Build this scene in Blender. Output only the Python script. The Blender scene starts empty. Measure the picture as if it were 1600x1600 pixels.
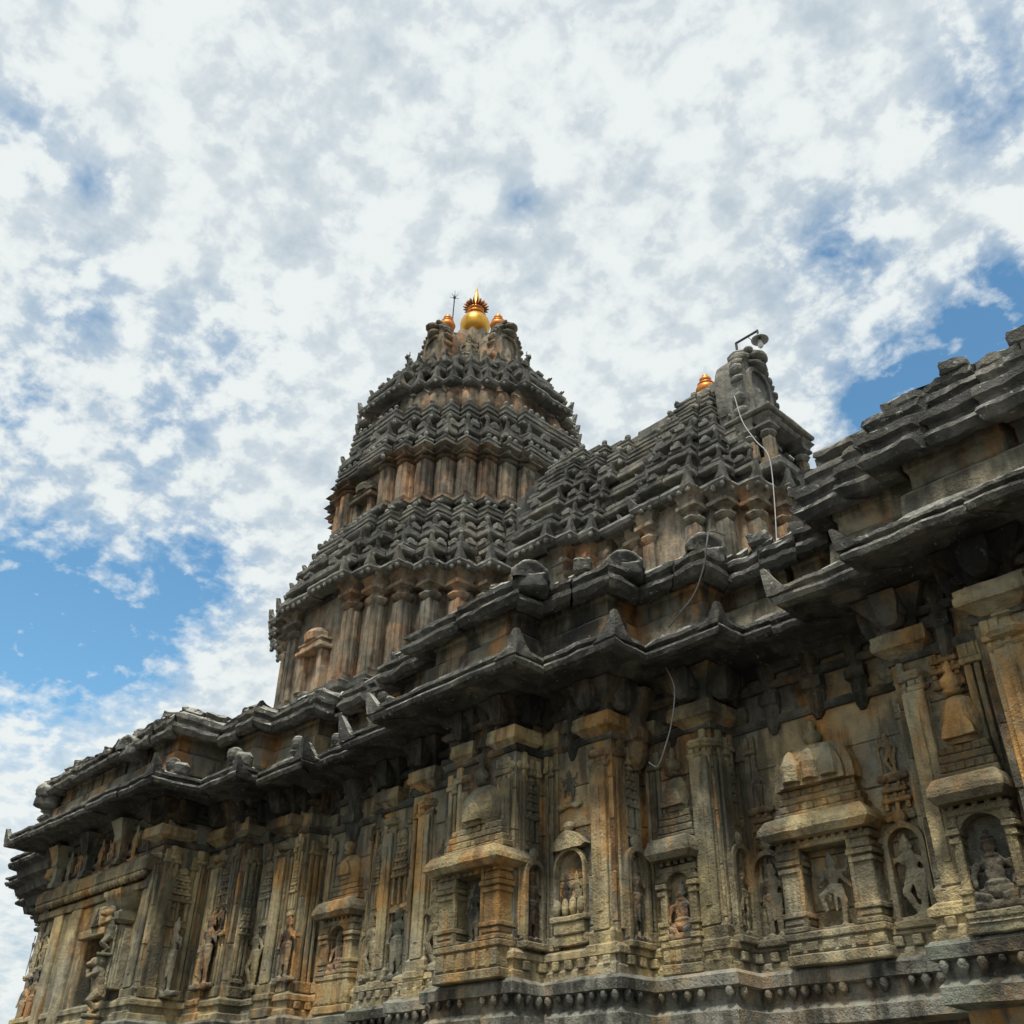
import bpy, bmesh, math, random
from mathutils import Vector, Matrix, noise
R = math.radians
SC = bpy.context.scene
COL = SC.collection
# ------------------------------------------------------------------ camera
cam = bpy.data.cameras.new('camera'); camo = bpy.data.objects.new('camera', cam); COL.objects.link(camo)
cam.sensor_fit = 'HORIZONTAL'; cam.angle = R(54.47); cam.clip_end = 5000; cam.clip_start = .05
EX = (0.6923533, 0.3820152, 0.6121366); EY = (0.7213468, -0.3870015, -0.5743593); EZ = (0.0174838, 0.8392224, -0.5435072)
camo.matrix_world = Matrix(((EX[0], EX[1], EX[2], 0), (EY[0], EY[1], EY[2], 0), (EZ[0], EZ[1], EZ[2], 1.6), (0, 0, 0, 1)))
SC.camera = camo
SC.cycles.max_bounces = 4; SC.cycles.diffuse_bounces = 1; SC.cycles.use_adaptive_sampling = True; SC.cycles.adaptive_threshold = .035; SC.cycles.glossy_bounces = 2; SC.cycles.transmission_bounces = 1; SC.cycles.caustics_reflective = False; SC.cycles.caustics_refractive = False
SC.view_settings.view_transform = 'Standard'; SC.view_settings.look = 'None'
SC.view_settings.exposure = 0.0; SC.view_settings.gamma = 1.0; SC.view_settings.use_curve_mapping = False
# ------------------------------------------------------------------ sky and sun
SUN_EL, SUN_AZ = 63.0, 154.0        # azimuth clockwise from +Y
wd = bpy.data.worlds.new('World'); SC.world = wd; wd.use_nodes = True
wd.cycles.sampling_method = 'MANUAL'; wd.cycles.sample_map_resolution = 256
nt = wd.node_tree; N = nt.nodes; L = nt.links; N.clear()
def nd(tree, t, **k):
    n = tree.nodes.new(t)
    for a, b in k.items():
        if a.startswith('i_'): n.inputs[int(a[2:])].default_value = b
        else: setattr(n, a, b)
    return n
def wmath(op, a, b=None, c=None, clamp=False):
    n = nd(nt, 'ShaderNodeMath', operation=op); n.use_clamp = clamp
    for i, x in enumerate((a, b, c)):
        if x is None: continue
        if isinstance(x, (int, float)): n.inputs[i].default_value = x
        else: L.new(x, n.inputs[i])
    return n.outputs[0]
sky = nd(nt, 'ShaderNodeTexSky', sky_type='NISHITA', sun_disc=False, sun_elevation=R(SUN_EL), sun_rotation=R(SUN_AZ),
         altitude=600, air_density=1.0, dust_density=0.6, ozone_density=2.2)
tc = nd(nt, 'ShaderNodeTexCoord'); sep = nd(nt, 'ShaderNodeSeparateXYZ'); L.new(tc.outputs['Generated'], sep.inputs[0])
zc = wmath('MAXIMUM', wmath('ADD', sep.outputs[2], .32), .12)
px = wmath('DIVIDE', sep.outputs[0], zc); py = wmath('DIVIDE', sep.outputs[1], zc)
cmb = nd(nt, 'ShaderNodeCombineXYZ'); L.new(px, cmb.inputs[0]); L.new(py, cmb.inputs[1])
def wnoise(scale, detail, rough, off=(0, 0, 0), dist=0.0):
    mp = nd(nt, 'ShaderNodeMapping'); mp.inputs['Location'].default_value = off; L.new(cmb.outputs[0], mp.inputs[0])
    n = nd(nt, 'ShaderNodeTexNoise'); n.inputs['Scale'].default_value = scale; n.inputs['Detail'].default_value = detail
    n.inputs['Roughness'].default_value = rough; n.inputs['Distortion'].default_value = dist
    L.new(mp.outputs[0], n.inputs['Vector']); return n.outputs['Fac']
big = wnoise(1.7, 1, .5, (3.1, 1.7, 0)); mid = wnoise(23.0, 5, .58, (0.4, 7.0, 0), .1); puff = wnoise(8.0, 2, .5, (5, 2.6, 0))
def blob(vx, vy, vz, wdt):         # clear patch round a direction
    v = Vector((vx, vy, vz)).normalized()
    d = nd(nt, 'ShaderNodeVectorMath', operation='DOT_PRODUCT'); L.new(tc.outputs['Generated'], d.inputs[0]); d.inputs[1].default_value = v
    return wmath('EXPONENT', wmath('DIVIDE', wmath('SUBTRACT', d.outputs['Value'], 1.0), wdt * wdt / 2))
def pdir(x, y):
    c = Vector((x - 800, -(y - 800), -1554.3)); return tuple(Vector(a).dot(c) for a in (EX, EY, EZ))
CLEAR = [((40, 960), .085, .36), ((300, 905), .05, .27), ((190, 1010), .055, .22), ((1440, 640), .07, .42), ((1580, 480), .05, .26), ((1310, 395), .05, .15), ((1580, 90), .06, .10), ((20, 640), .05, .12),
         ((330, 570), .06, .10), ((130, 480), .05, .09), ((25, 200), .04, .09), ((815, 315), .018, .12), ((150, 285), .02, .12), ((1530, 190), .04, .08), ((250, 700), .05, .08)]
clear = None
for (p, wdt, amt) in CLEAR:
    g = wmath('MULTIPLY', blob(*pdir(*p), wdt), amt); clear = g if clear is None else wmath('ADD', clear, g)
dens = wmath('ADD', wmath('ADD', wmath('MULTIPLY', big, .16), wmath('MULTIPLY', mid, .74)), wmath('MULTIPLY', puff, .30))
dens = wmath('SUBTRACT', dens, clear)
mr = nd(nt, 'ShaderNodeMapRange', interpolation_type='SMOOTHSTEP'); L.new(dens, mr.inputs['Value'])
mr.inputs['From Min'].default_value = .36; mr.inputs['From Max'].default_value = .62
veil = wmath('SUBTRACT', .92, wmath('MULTIPLY', wmath('MULTIPLY', clear, 4.0), wmath('SUBTRACT', 3.0, wmath('MULTIPLY', mid, 4.0))), clamp=True)      # thin high sheet between the puffs
cov = wmath('MAXIMUM', mr.outputs[0], veil)
sh = nd(nt, 'ShaderNodeMapRange'); L.new(wmath('ADD', wmath('MULTIPLY', mid, .70), wmath('MULTIPLY', puff, .34)), sh.inputs['Value'])
sh.inputs['From Min'].default_value = .36; sh.inputs['From Max'].default_value = .58
cc = nd(nt, 'ShaderNodeMix', data_type='RGBA'); L.new(sh.outputs[0], cc.inputs[0])
cc.inputs[6].default_value = (5.5, 6.3, 6.8, 1); cc.inputs[7].default_value = (8.4, 8.9, 8.9, 1)
hs = nd(nt, 'ShaderNodeHueSaturation'); hs.inputs['Saturation'].default_value = 1.1; hs.inputs['Value'].default_value = 2.0
L.new(sky.outputs[0], hs.inputs['Color'])
mx = nd(nt, 'ShaderNodeMix', data_type='RGBA'); L.new(cov, mx.inputs[0]); tint = nd(nt, 'ShaderNodeMix', data_type='RGBA', blend_type='MULTIPLY'); tint.inputs[0].default_value = 1; L.new(hs.outputs[0], tint.inputs[6]); tint.inputs[7].default_value = (.92, 1.12, .98, 1); L.new(tint.outputs[2], mx.inputs[6]); L.new(cc.outputs[2], mx.inputs[7])
bg = nd(nt, 'ShaderNodeBackground'); bg.inputs['Strength'].default_value = .10; L.new(mx.outputs[2], bg.inputs[0])
ow = nd(nt, 'ShaderNodeOutputWorld'); L.new(bg.outputs[0], ow.inputs[0])
sl = bpy.data.lights.new('sun', 'SUN'); sl.energy = 3.7; sl.angle = R(8); sl.color = (1, .95, .86)
so = bpy.data.objects.new('sun', sl); COL.objects.link(so)
sdir = Vector((math.sin(R(SUN_AZ)) * math.cos(R(SUN_EL)), math.cos(R(SUN_AZ)) * math.cos(R(SUN_EL)), math.sin(R(SUN_EL))))
so.rotation_euler = sdir.to_track_quat('Z', 'Y').to_euler(); so.location = (10, 5, 40)
# ------------------------------------------------------------------ materials
def stone(name, cols, dark, lichen, streak=.5, bump=.35, seed=0.0, top=(.34, .35, .32), green=.0, pits=.12):
    m = bpy.data.materials.new(name); m.use_nodes = True; t = m.node_tree; t.nodes.clear(); LL = t.links
    out = nd(t, 'ShaderNodeOutputMaterial'); b = nd(t, 'ShaderNodeBsdfPrincipled'); LL.new(b.outputs[0], out.inputs[0])
    b.inputs['Roughness'].default_value = .92; b.inputs['Specular IOR Level'].default_value = .15
    geo = nd(t, 'ShaderNodeNewGeometry'); oi = nd(t, 'ShaderNodeObjectInfo')
    def nz(scale, det=4, rg=.6, sc=(1, 1, 1), off=0.0, dist=0.0):
        mp = nd(t, 'ShaderNodeMapping'); mp.inputs['Scale'].default_value = sc; mp.inputs['Location'].default_value = (off + seed, off * .7, off * 1.3)
        LL.new(geo.outputs['Position'], mp.inputs[0]); n = nd(t, 'ShaderNodeTexNoise'); n.inputs['Scale'].default_value = scale
        n.inputs['Detail'].default_value = det; n.inputs['Roughness'].default_value = rg; n.inputs['Distortion'].default_value = dist
        LL.new(mp.outputs[0], n.inputs['Vector']); return n.outputs['Fac']
    def ramp(v, lo, hi):
        r = nd(t, 'ShaderNodeMapRange', interpolation_type='SMOOTHSTEP'); LL.new(v, r.inputs['Value'])
        r.inputs['From Min'].default_value = lo; r.inputs['From Max'].default_value = hi; return r.outputs[0]
    def mixc(f, a, bcol, typ='MIX'):
        x = nd(t, 'ShaderNodeMix', data_type='RGBA', blend_type=typ)
        if isinstance(f, float): x.inputs[0].default_value = f
        else: LL.new(f, x.inputs[0])
        for i, c in ((6, a), (7, bcol)):
            if isinstance(c, tuple): x.inputs[i].default_value = (*c, 1)
            else: LL.new(c, x.inputs[i])
        return x.outputs[2]
    def mth(op, a, bb):
        n = nd(t, 'ShaderNodeMath', operation=op)
        for i, x in enumerate((a, bb)):
            if isinstance(x, (int, float)): n.inputs[i].default_value = x
            else: LL.new(x, n.inputs[i])
        return n.outputs[0]
    c = mixc(ramp(nz(.9, 5, .62, off=1.0), .38, .62), cols[0], cols[1])
    c = mixc(ramp(nz(1.3, 5, .65, (1, 1, .45), off=7.0, dist=.5), .485, .645), c, cols[2])
    c = mixc(ramp(nz(4.0, 4, .7, off=3.0), .35, .7), c, mixc(1.0, c, (.62, .62, .62), 'MULTIPLY'))
    # rain streaks and black algae: shapes of their own, long in z
    c = mixc(mth('MULTIPLY', ramp(nz(3.2, 5, .65, (1, 1, .16), off=11.0), .46, .62), streak), c, dark)
    c = mixc(mth('MULTIPLY', ramp(nz(.75, 5, .68, (1, 1, .8), off=17.0), .48, .62), min(1.0, streak * 1.2)), c, dark)
    if green > 0: c = mixc(mth('MULTIPLY', ramp(nz(.8, 4, .6, (1, 1, .5), off=23.0), .52, .66), green), c, (.17, .21, .15))
    if lichen > 0:       # pale lichen grows where rain lands
        s = nd(t, 'ShaderNodeSeparateXYZ'); LL.new(geo.outputs['Normal'], s.inputs[0])
        up = ramp(mth('ADD', s.outputs[2], mth('MULTIPLY', nz(6, 2, .6, off=31.0), .5)), .45, .95)
        c = mixc(mth('MULTIPLY', mth('MULTIPLY', up, ramp(nz(5, 5, .7, off=37.0), .36, .56)), lichen), c, top)
        c = mixc(mth('MULTIPLY', ramp(nz(13, 3, .6, off=41.0), .64, .72), lichen * .7), c, top)
    vr = nd(t, 'ShaderNodeMapRange'); LL.new(oi.outputs['Random'], vr.inputs['Value']); vr.inputs['To Min'].default_value = .72; vr.inputs['To Max'].default_value = 1.22
    cv = nd(t, 'ShaderNodeVectorMath', operation='SCALE'); LL.new(c, cv.inputs[0]); LL.new(vr.outputs[0], cv.inputs['Scale'])
    LL.new(cv.outputs[0], b.inputs['Base Color'])
    vo = nd(t, 'ShaderNodeTexVoronoi'); vo.inputs['Scale'].default_value = 26; LL.new(geo.outputs['Position'], vo.inputs['Vector'])
    hgt = mth('ADD', mth('MULTIPLY', nz(7, 6, .72, off=51.0), 1.0), mth('MULTIPLY', nz(38, 2, .7, off=61.0), .35))
    hgt = mth('ADD', hgt, mth('MULTIPLY', ramp(vo.outputs['Distance'], .0, .35), pits))
    bp = nd(t, 'ShaderNodeBump'); bp.inputs['Strength'].default_value = bump; bp.inputs['Distance'].default_value = .06
    LL.new(hgt, bp.inputs['Height']); LL.new(bp.outputs[0], b.inputs['Normal'])
    return m
M = {}
M['roof'] = stone('weathered_granite', ((.24, .237, .21), (.15, .15, .138), (.30, .28, .23)), (.035, .035, .034), .9, .28, .8, 0, (.40, .40, .35))
M['coping'] = stone('blackened_granite', ((.19, .185, .165), (.09, .09, .085), (.26, .245, .20)), (.022, .022, .022), 1.0, .48, .9, 5, (.46, .45, .39))
M['wall'] = stone('buff_granite', ((.45, .355, .20), (.27, .26, .21), (.55, .285, .095)), (.035, .034, .03), .15, .66, .9, 9, (.36, .36, .3), .22)
M['wallb'] = stone('buff_carved_granite', ((.52, .41, .21), (.36, .325, .225), (.56, .31, .11)), (.045, .043, .036), .15, .55, .9, 14, (.36, .36, .3), .2)
M['frieze'] = stone('frieze_granite', ((.34, .295, .20), (.18, .175, .145), (.48, .25, .10)), (.025, .025, .023), .35, .72, .7, 21, (.3, .3, .26), .3)
M['plinth'] = stone('plinth_granite', ((.29, .28, .23), (.16, .16, .135), (.34, .25, .15)), (.025, .025, .023), .35, .75, .9, 45, (.36, .36, .3), .35)
M['soot_shade'] = stone('blackened_shaded_bracket_granite', ((.15, .14, .115), (.085, .082, .07), (.26, .17, .085)), (.02, .02, .018), .3, .7, .9, 33, (.34, .33, .28), .15)  # soot-blackened stone; its dark colour also deepens the shade under the eave
M['tower'] = stone('tower_wall_granite', ((.40, .31, .21), (.26, .24, .19), (.49, .28, .155)), (.04, .038, .034), .2, .55, .7, 27, (.3, .3, .27), .1)
def plain(name, col, rough, metal=0.0, nscale=8, var=.25, emis=None):
    m = bpy.data.materials.new(name); m.use_nodes = True; t = m.node_tree; b = t.nodes['Principled BSDF']
    b.inputs['Roughness'].default_value = rough; b.inputs['Metallic'].default_value = metal
    n = nd(t, 'ShaderNodeTexNoise'); n.inputs['Scale'].default_value = nscale; n.inputs['Detail'].default_value = 5
    g = nd(t, 'ShaderNodeNewGeometry'); t.links.new(g.outputs['Position'], n.inputs['Vector'])
    x = nd(t, 'ShaderNodeMix', data_type='RGBA'); t.links.new(n.outputs['Fac'], x.inputs[0])
    x.inputs[6].default_value = (*[c * (1 - var) for c in col], 1); x.inputs[7].default_value = (*[min(1, c * (1 + var)) for c in col], 1)
    t.links.new(x.outputs[2], b.inputs['Base Color'])
    r = nd(t, 'ShaderNodeMapRange'); t.links.new(n.outputs['Fac'], r.inputs['Value']); r.inputs['To Min'].default_value = max(0, rough - .12); r.inputs['To Max'].default_value = min(1, rough + .15)
    t.links.new(r.outputs[0], b.inputs['Roughness'])
    return m
M['gold'] = plain('gilded_metal', (.66, .36, .06), .36, .85, 5, .42)
M['copper'] = plain('copper_metal', (.60, .22, .05), .44, .7, 6, .4)
M['dull'] = plain('tarnished_copper', (.26, .10, .035), .55, .6)
M['iron'] = plain('dark_iron', (.05, .05, .05), .6, .4)
M['enamel'] = plain('grey_enamel', (.33, .34, .34), .5)
M['bulb'] = plain('bulb_glass', (.62, .62, .6), .15)
M['cable_w'] = plain('pale_cable', (.34, .34, .32), .7, 0, 14, .45)
M['cable_d'] = plain('dark_cable', (.09, .09, .085), .7)
M['ground'] = plain('courtyard_stone', (.10, .093, .08), .9, 0, 1.2)
# ------------------------------------------------------------------ mesh helpers
WM = {}
def link(name, me, mat, parent=None, mw=None, loc=None):
    o = bpy.data.objects.new(name, me); COL.objects.link(o)
    mw = mw.copy() if mw is not None else Matrix.Translation(loc or (0, 0, 0))
    if me is not None and mat is not None and len(me.materials) == 0: me.materials.append(M[mat])
    if parent is not None:
        o.parent = parent; o.matrix_basis = WM[parent].inverted() @ mw
    else: o.matrix_basis = mw
    WM[o] = mw; return o
def tag(o, label, cat=None, group=None, kind=None):
    o['label'] = label
    if cat: o['category'] = cat
    if group: o['group'] = group
    if kind: o['kind'] = kind
    return o
class MB:
    def __init__(s): s.v = []; s.f = []
    def add(s, vs, fs):
        k = len(s.v); s.v += [tuple(v) for v in vs]; s.f += [tuple(i + k for i in f) for f in fs]; return s
    def box(s, x0, x1, y0, y1, z0, z1, c=.012):
        c = min(c, (x1 - x0) * .3, (y1 - y0) * .3, (z1 - z0) * .3)
        vs = []; fs = []; idx = {}
        X = (x0, x1); Y = (y0, y1); Z = (z0, z1)
        for i in (0, 1):
            for j in (0, 1):
                for k in (0, 1):
                    sx, sy, sz = (1, -1)[i], (1, -1)[j], (1, -1)[k]
                    for a in range(3):
                        p = [X[i], Y[j], Z[k]]
                        for b, sg in enumerate((sx, sy, sz)):
                            if b != a: p[b] += sg * c
                        idx[(i, j, k, a)] = len(vs); vs.append(tuple(p))
        q = lambda *t: fs.append(tuple(idx[x] for x in t))
        for i in (0, 1): t = [(i, 0, 0, 0), (i, 1, 0, 0), (i, 1, 1, 0), (i, 0, 1, 0)]; q(*(t if i else t[::-1]))
        for j in (0, 1): t = [(0, j, 0, 1), (0, j, 1, 1), (1, j, 1, 1), (1, j, 0, 1)]; q(*(t if j else t[::-1]))
        for k in (0, 1): t = [(0, 0, k, 2), (1, 0, k, 2), (1, 1, k, 2), (0, 1, k, 2)]; q(*(t if k else t[::-1]))
        for i in (0, 1):
            for j in (0, 1): q((i, j, 0, 0), (i, j, 1, 0), (i, j, 1, 1), (i, j, 0, 1))
            for k in (0, 1): q((i, 0, k, 0), (i, 1, k, 0), (i, 1, k, 2), (i, 0, k, 2))
        for j in (0, 1):
            for k in (0, 1): q((0, j, k, 1), (1, j, k, 1), (1, j, k, 2), (0, j, k, 2))
        for i in (0, 1):
            for j in (0, 1):
                for k in (0, 1): q((i, j, k, 0), (i, j, k, 1), (i, j, k, 2))
        return s.add(vs, fs)
    def stack(s, cx, cy, secs, n=4, rot=None, sy=1.0):      # stacked sections (z, half width)
        rot = math.pi / 4 if (n == 4 and rot is None) else (rot or 0); k = (1 / math.cos(math.pi / n)) if n <= 8 else 1
        vs = []; fs = []
        for z, r in secs:
            for i in range(n):
                a = rot + 2 * math.pi * i / n; vs.append((cx + r * k * math.cos(a), cy + sy * r * k * math.sin(a), z))
        for j in range(len(secs) - 1):
            for i in range(n):
                a = j * n + i; b = j * n + (i + 1) % n; fs.append((a, b, b + n, a + n))
        fs.append(tuple(range(n - 1, -1, -1))); fs.append(tuple(range((len(secs) - 1) * n, len(secs) * n)))
        return s.add(vs, fs)
    def ell(s, c, r, u=10, v=7):
        vs = [(c[0], c[1], c[2] - r[2])]; fs = []
        for j in range(1, v):
            ph = -math.pi / 2 + math.pi * j / v
            for i in range(u):
                a = 2 * math.pi * i / u; vs.append((c[0] + r[0] * math.cos(ph) * math.cos(a), c[1] + r[1] * math.cos(ph) * math.sin(a), c[2] + r[2] * math.sin(ph)))
        vs.append((c[0], c[1], c[2] + r[2])); T = len(vs) - 1
        for i in range(u):
            fs.append((0, 1 + (i + 1) % u, 1 + i)); fs.append((T, T - u + i, T - u + (i + 1) % u))
        for j in range(v - 2):
            for i in range(u):
                a = 1 + j * u + i; b = 1 + j * u + (i + 1) % u; fs.append((a, b, b + u, a + u))
        return s.add(vs, fs)
    def tube(s, pts, r, n=8, taper=None):
        pts = [Vector(p) for p in pts]; vs = []; fs = []
        for i, p in enumerate(pts):
            d = (pts[min(i + 1, len(pts) - 1)] - pts[max(i - 1, 0)]).normalized()
            a = d.orthogonal().normalized() if i == 0 else (a - d * a.dot(d)).normalized()
            b = d.cross(a); rr = r if taper is None else r + (taper - r) * i / max(1, len(pts) - 1)
            for k in range(n):
                t = 2 * math.pi * k / n; vs.append(p + a * rr * math.cos(t) + b * rr * math.sin(t))
        for j in range(len(pts) - 1):
            for i in range(n):
                a_ = j * n + i; b_ = j * n + (i + 1) % n; fs.append((a_, b_, b_ + n, a_ + n))
        fs.append(tuple(range(n - 1, -1, -1))); fs.append(tuple(range((len(pts) - 1) * n, len(pts) * n)))
        return s.add(vs, fs)
    def prism(s, pts, axis, a0, a1):     # polygon pts (u, v) extruded along axis 'y' (u=x, v=z) or 'x' (u=y, v=z) or 'z'
        P = {'y': lambda u, v, a: (u, a, v), 'x': lambda u, v, a: (a, u, v), 'z': lambda u, v, a: (u, v, a)}[axis]
        n = len(pts); vs = [P(u, v, a0) for u, v in pts] + [P(u, v, a1) for u, v in pts]
        fs = [tuple(range(n)), tuple(range(2 * n - 1, n - 1, -1))] + [(i, (i + 1) % n, (i + 1) % n + n, i + n) for i in range(n)]
        return s.add(vs, fs)
    def mesh(s, name, rough=0.0, freq=3.0, sub=0.0, smooth=False, off=(0, 0, 0), seed=0.0, bevel=0.0):
        bm = bmesh.new(); vv = [bm.verts.new(v) for v in s.v]
        for f in s.f:
            try: bm.faces.new([vv[i] for i in f])
            except ValueError: pass
        bmesh.ops.recalc_face_normals(bm, faces=bm.faces)
        if bevel > 0: bmesh.ops.bevel(bm, geom=[e for e in bm.edges if len(e.link_faces) == 2 and e.calc_face_angle(0) > .6], offset=bevel, segments=1, affect='EDGES', clamp_overlap=True)
        if sub > 0:
            bmesh.ops.triangulate(bm, faces=[f for f in bm.faces if len(f.verts) > 4])
            for _ in range(3):
                es = [e for e in bm.edges if e.calc_length() > sub]
                if not es: break
                bmesh.ops.subdivide_edges(bm, edges=es, cuts=1, use_grid_fill=True)
        if rough > 0:
            o = Vector(off)
            for v in bm.verts:
                p = (v.co + o) * freq + Vector((seed, seed * .37, -seed))
                v.co += noise.noise_vector(p) * rough + noise.noise_vector(p * 3.1) * rough * .45
        me = bpy.data.meshes.new(name); bm.to_mesh(me); bm.free()
        if smooth: me.polygons.foreach_set('use_smooth', [True] * len(me.polygons))
        return me
def normals(poly, closed=False):
    es = []; n = len(poly)
    for i in range(n if closed else n - 1):
        a = Vector(poly[i]); b = Vector(poly[(i + 1) % n]); d = (b - a).normalized(); es.append(Vector((d.y, -d.x)))
    ms = []
    for i in range(n):
        if closed: a, b = es[i - 1], es[i]
        else: a = es[i - 1] if i > 0 else es[0]; b = es[i] if i < n - 1 else es[-1]
        ms.append(a if abs(a.dot(b)) > .9 else (a + b) / (1 + a.dot(b)))
    return es, ms
def sweep(mb, poly, prof, i0=None, i1=None, step=.25, t0=0.0, t1=1.0, cap=True, zf=None):
    """profile (d, z) swept along the edges i0..i1 of the plan polyline"""
    es, ms = normals(poly); i0 = 0 if i0 is None else i0; i1 = len(poly) - 1 if i1 is None else i1
    rows = []
    for i in range(i0, i1):
        a, b = Vector(poly[i]), Vector(poly[i + 1]); n = max(1, int((b - a).length / step))
        for k in range(n + 1):
            if k == 0 and i > i0: continue
            t = k / n
            if i1 - i0 == 1: t = t0 + (t1 - t0) * t
            rows.append([(a.lerp(b, t) + (ms[i].lerp(ms[i + 1], t)) * d, z) for d, z in prof])
    np_ = len(prof); vs = [(p.x, p.y, z) for r in rows for p, z in r]; fs = []
    for j in range(len(rows) - 1):
        for k in range(np_ - 1):
            a = j * np_ + k; fs.append((a, a + 1, a + 1 + np_, a + np_))
    if cap: fs.append(tuple(range(np_))); fs.append(tuple(range((len(rows) - 1) * np_ + np_ - 1, (len(rows) - 1) * np_ - 1, -1)))
    return mb.add(vs, fs)
rnd = random.Random(7)
# ------------------------------------------------------------------ ground
g = MB(); g.box(-900, 900, -900, 900, -.4, 0, 0)
gr = link('ground', g.mesh('ground'), 'ground'); tag(gr, 'pale stone courtyard around the temple', kind='structure')
# ------------------------------------------------------------------ temple root and plan
TEMPLE = link('stone_temple', None, None, loc=(-12, 13.8, 0))
tag(TEMPLE, 'dark weathered granite temple with a carved wall and a tiered tower', 'temple')
FRONT = [(-19.4, 6.95), (-15.1, 6.95), (-15.1, 7.75), (-14.05, 7.75), (-14.05, 8.1), (-12.85, 8.1), (-12.85, 8.45), (-11.45, 8.45), (-11.45, 8.3), (-10.4, 8.3),
         (-10.4, 8.1), (-9.3, 8.1), (-9.3, 7.75), (-8.1, 7.75), (-8.1, 8.19), (-7.03, 8.19), (-7.03, 8.7), (-6.05, 8.7), (-6.05, 9.12), (-3.85, 9.12),
         (-3.85, 8.6), (-2.9, 8.6), (-2.9, 8.29), (1.6, 8.29), (1.6, 11.0)]
APW = [(-26.5, 14), (-26.5, 11.0), (-25.0, 11.0), (-25.0, 10.2), (-23.6, 10.2), (-23.6, 9.3), (-22.1, 9.3), (-22.1, 8.6), (-20.6, 8.6), (-20.6, 7.75), (-19.4, 7.75)]
APE = [(-27.4, 14), (-27.4, 10.7), (-25.8, 10.7), (-25.8, 10.0), (-24.4, 10.0), (-24.4, 9.05), (-22.7, 9.05), (-22.7, 8.2), (-21.0, 8.2), (-21.0, 7.6), (-19.4, 7.6)]
PW = APW + FRONT; PE = APE + FRONT
NA = len(APW)
def offs(poly, d):
    es, ms = normals(poly); return [tuple(Vector(p) + m * d) for p, m in zip(poly, ms)]
# wall in stone courses
wallc = MB(); WPR = [(-.5, 2.0), (-.03, 2.0), (-.03, 7.3), (-.5, 7.3)]
sweep(wallc, PW, WPR, 0, NA, step=3); sweep(wallc, PW, WPR, NA + 1, len(PW) - 1, step=3)
DT0, DT1 = (19.4 - 17.1) / 4.3, (19.4 - 16.1) / 4.3
sweep(wallc, PW, WPR, NA, NA + 1, step=3, t0=0, t1=DT0); sweep(wallc, PW, WPR, NA, NA + 1, step=3, t0=DT1, t1=1); sweep(wallc, PW, [(-.5, 4.42), (-.03, 4.42), (-.03, 7.3), (-.5, 7.3)], NA, NA + 1, step=3, t0=DT0, t1=DT1)
WALL = link('wall', wallc.mesh('wall_core'), 'wall', TEMPLE)
CZ = [3.1, 3.62, 4.12, 4.66, 5.12, 5.62, 6.3]
for i in range(len(PW) - 1):
    a, b = Vector(PW[i]), Vector(PW[i + 1]); ln = (b - a).length
    for j in range(len(CZ) - 1):
        nst = max(1, round(ln / 1.5))
        cuts = [0] + [(k + rnd.uniform(-.18, .18)) / nst for k in range(1, nst)] + [1]
        if i == NA and CZ[j] < 4.4: cuts = [0, DT0, DT1, 1]; nst = 3
        for k in range(nst):
            if i == NA and CZ[j] < 4.4 and k == 1: continue
            m = MB(); d = rnd.uniform(-.006, .012); g0 = .004 / ln
            sweep(m, PW, [(-.12, CZ[j] + .004), (d - .008, CZ[j] + .004), (d, CZ[j] + .012), (d, CZ[j + 1] - .012), (d - .008, CZ[j + 1] - .004), (-.12, CZ[j + 1] - .004)], i, i + 1, step=.3,
                  t0=cuts[k] + (g0 if k else 0), t1=cuts[k + 1] - (g0 if k < nst - 1 else 0))
            link('wall_stone', m.mesh('wall_stone', .008, 2.5, .35), 'wall', WALL)
RIB = {}
def ribs(i):
    a, b = Vector(PW[i]), Vector(PW[i + 1]); ln = (b - a).length; n_ = normals(PW)[0][i]
    if n_.x < -.5 or ln < .3: return
    face = math.atan2(n_.x, -n_.y); u = (b - a).normalized()
    spots = [s for s in (.09, .17, .25, ln - .25, ln - .17, ln - .09) if .05 < s < ln - .05] if ln > .62 else [ln * .25, ln * .5, ln * .75]
    for s in spots:
        w = rnd.choice((.045, .055, .07)); h0 = 3.42; h1 = rnd.choice((5.25, 5.3, 5.36)); key = (w, h1)
        if key not in RIB:
            m = MB(); m.box(-w / 2, w / 2, -.035, .03, h0, h1, .008); m.box(-w * .8, w * .8, -.055, .03, h0, h0 + .14, .01); m.box(-w * .9, w * .9, -.06, .03, h1, h1 + .06, .01); m.box(-w * .7, w * .7, -.05, .03, h1 + .06, h1 + .2, .01); RIB[key] = m.mesh('wall_rib', .004, 6, .3)
        p = a + u * s; link('wall_rib', RIB[key], 'wallb', WALL, Matrix.Translation((p.x, p.y, 0)) @ Matrix.Rotation(face, 4, 'Z'))
for i in range(NA + 1, len(PW) - 2): ribs(i)
for z, e in ((5.56, .05), (5.95, .08)):
    m = MB(); sweep(m, PW, [(-.05, z), (e * .6, z), (e, z + .03), (e, z + .07), (e * .5, z + .1), (-.05, z + .1)], NA, step=.3); link('string_course', m.mesh('string_course', .01, 4), 'soot_shade', WALL)
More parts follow.
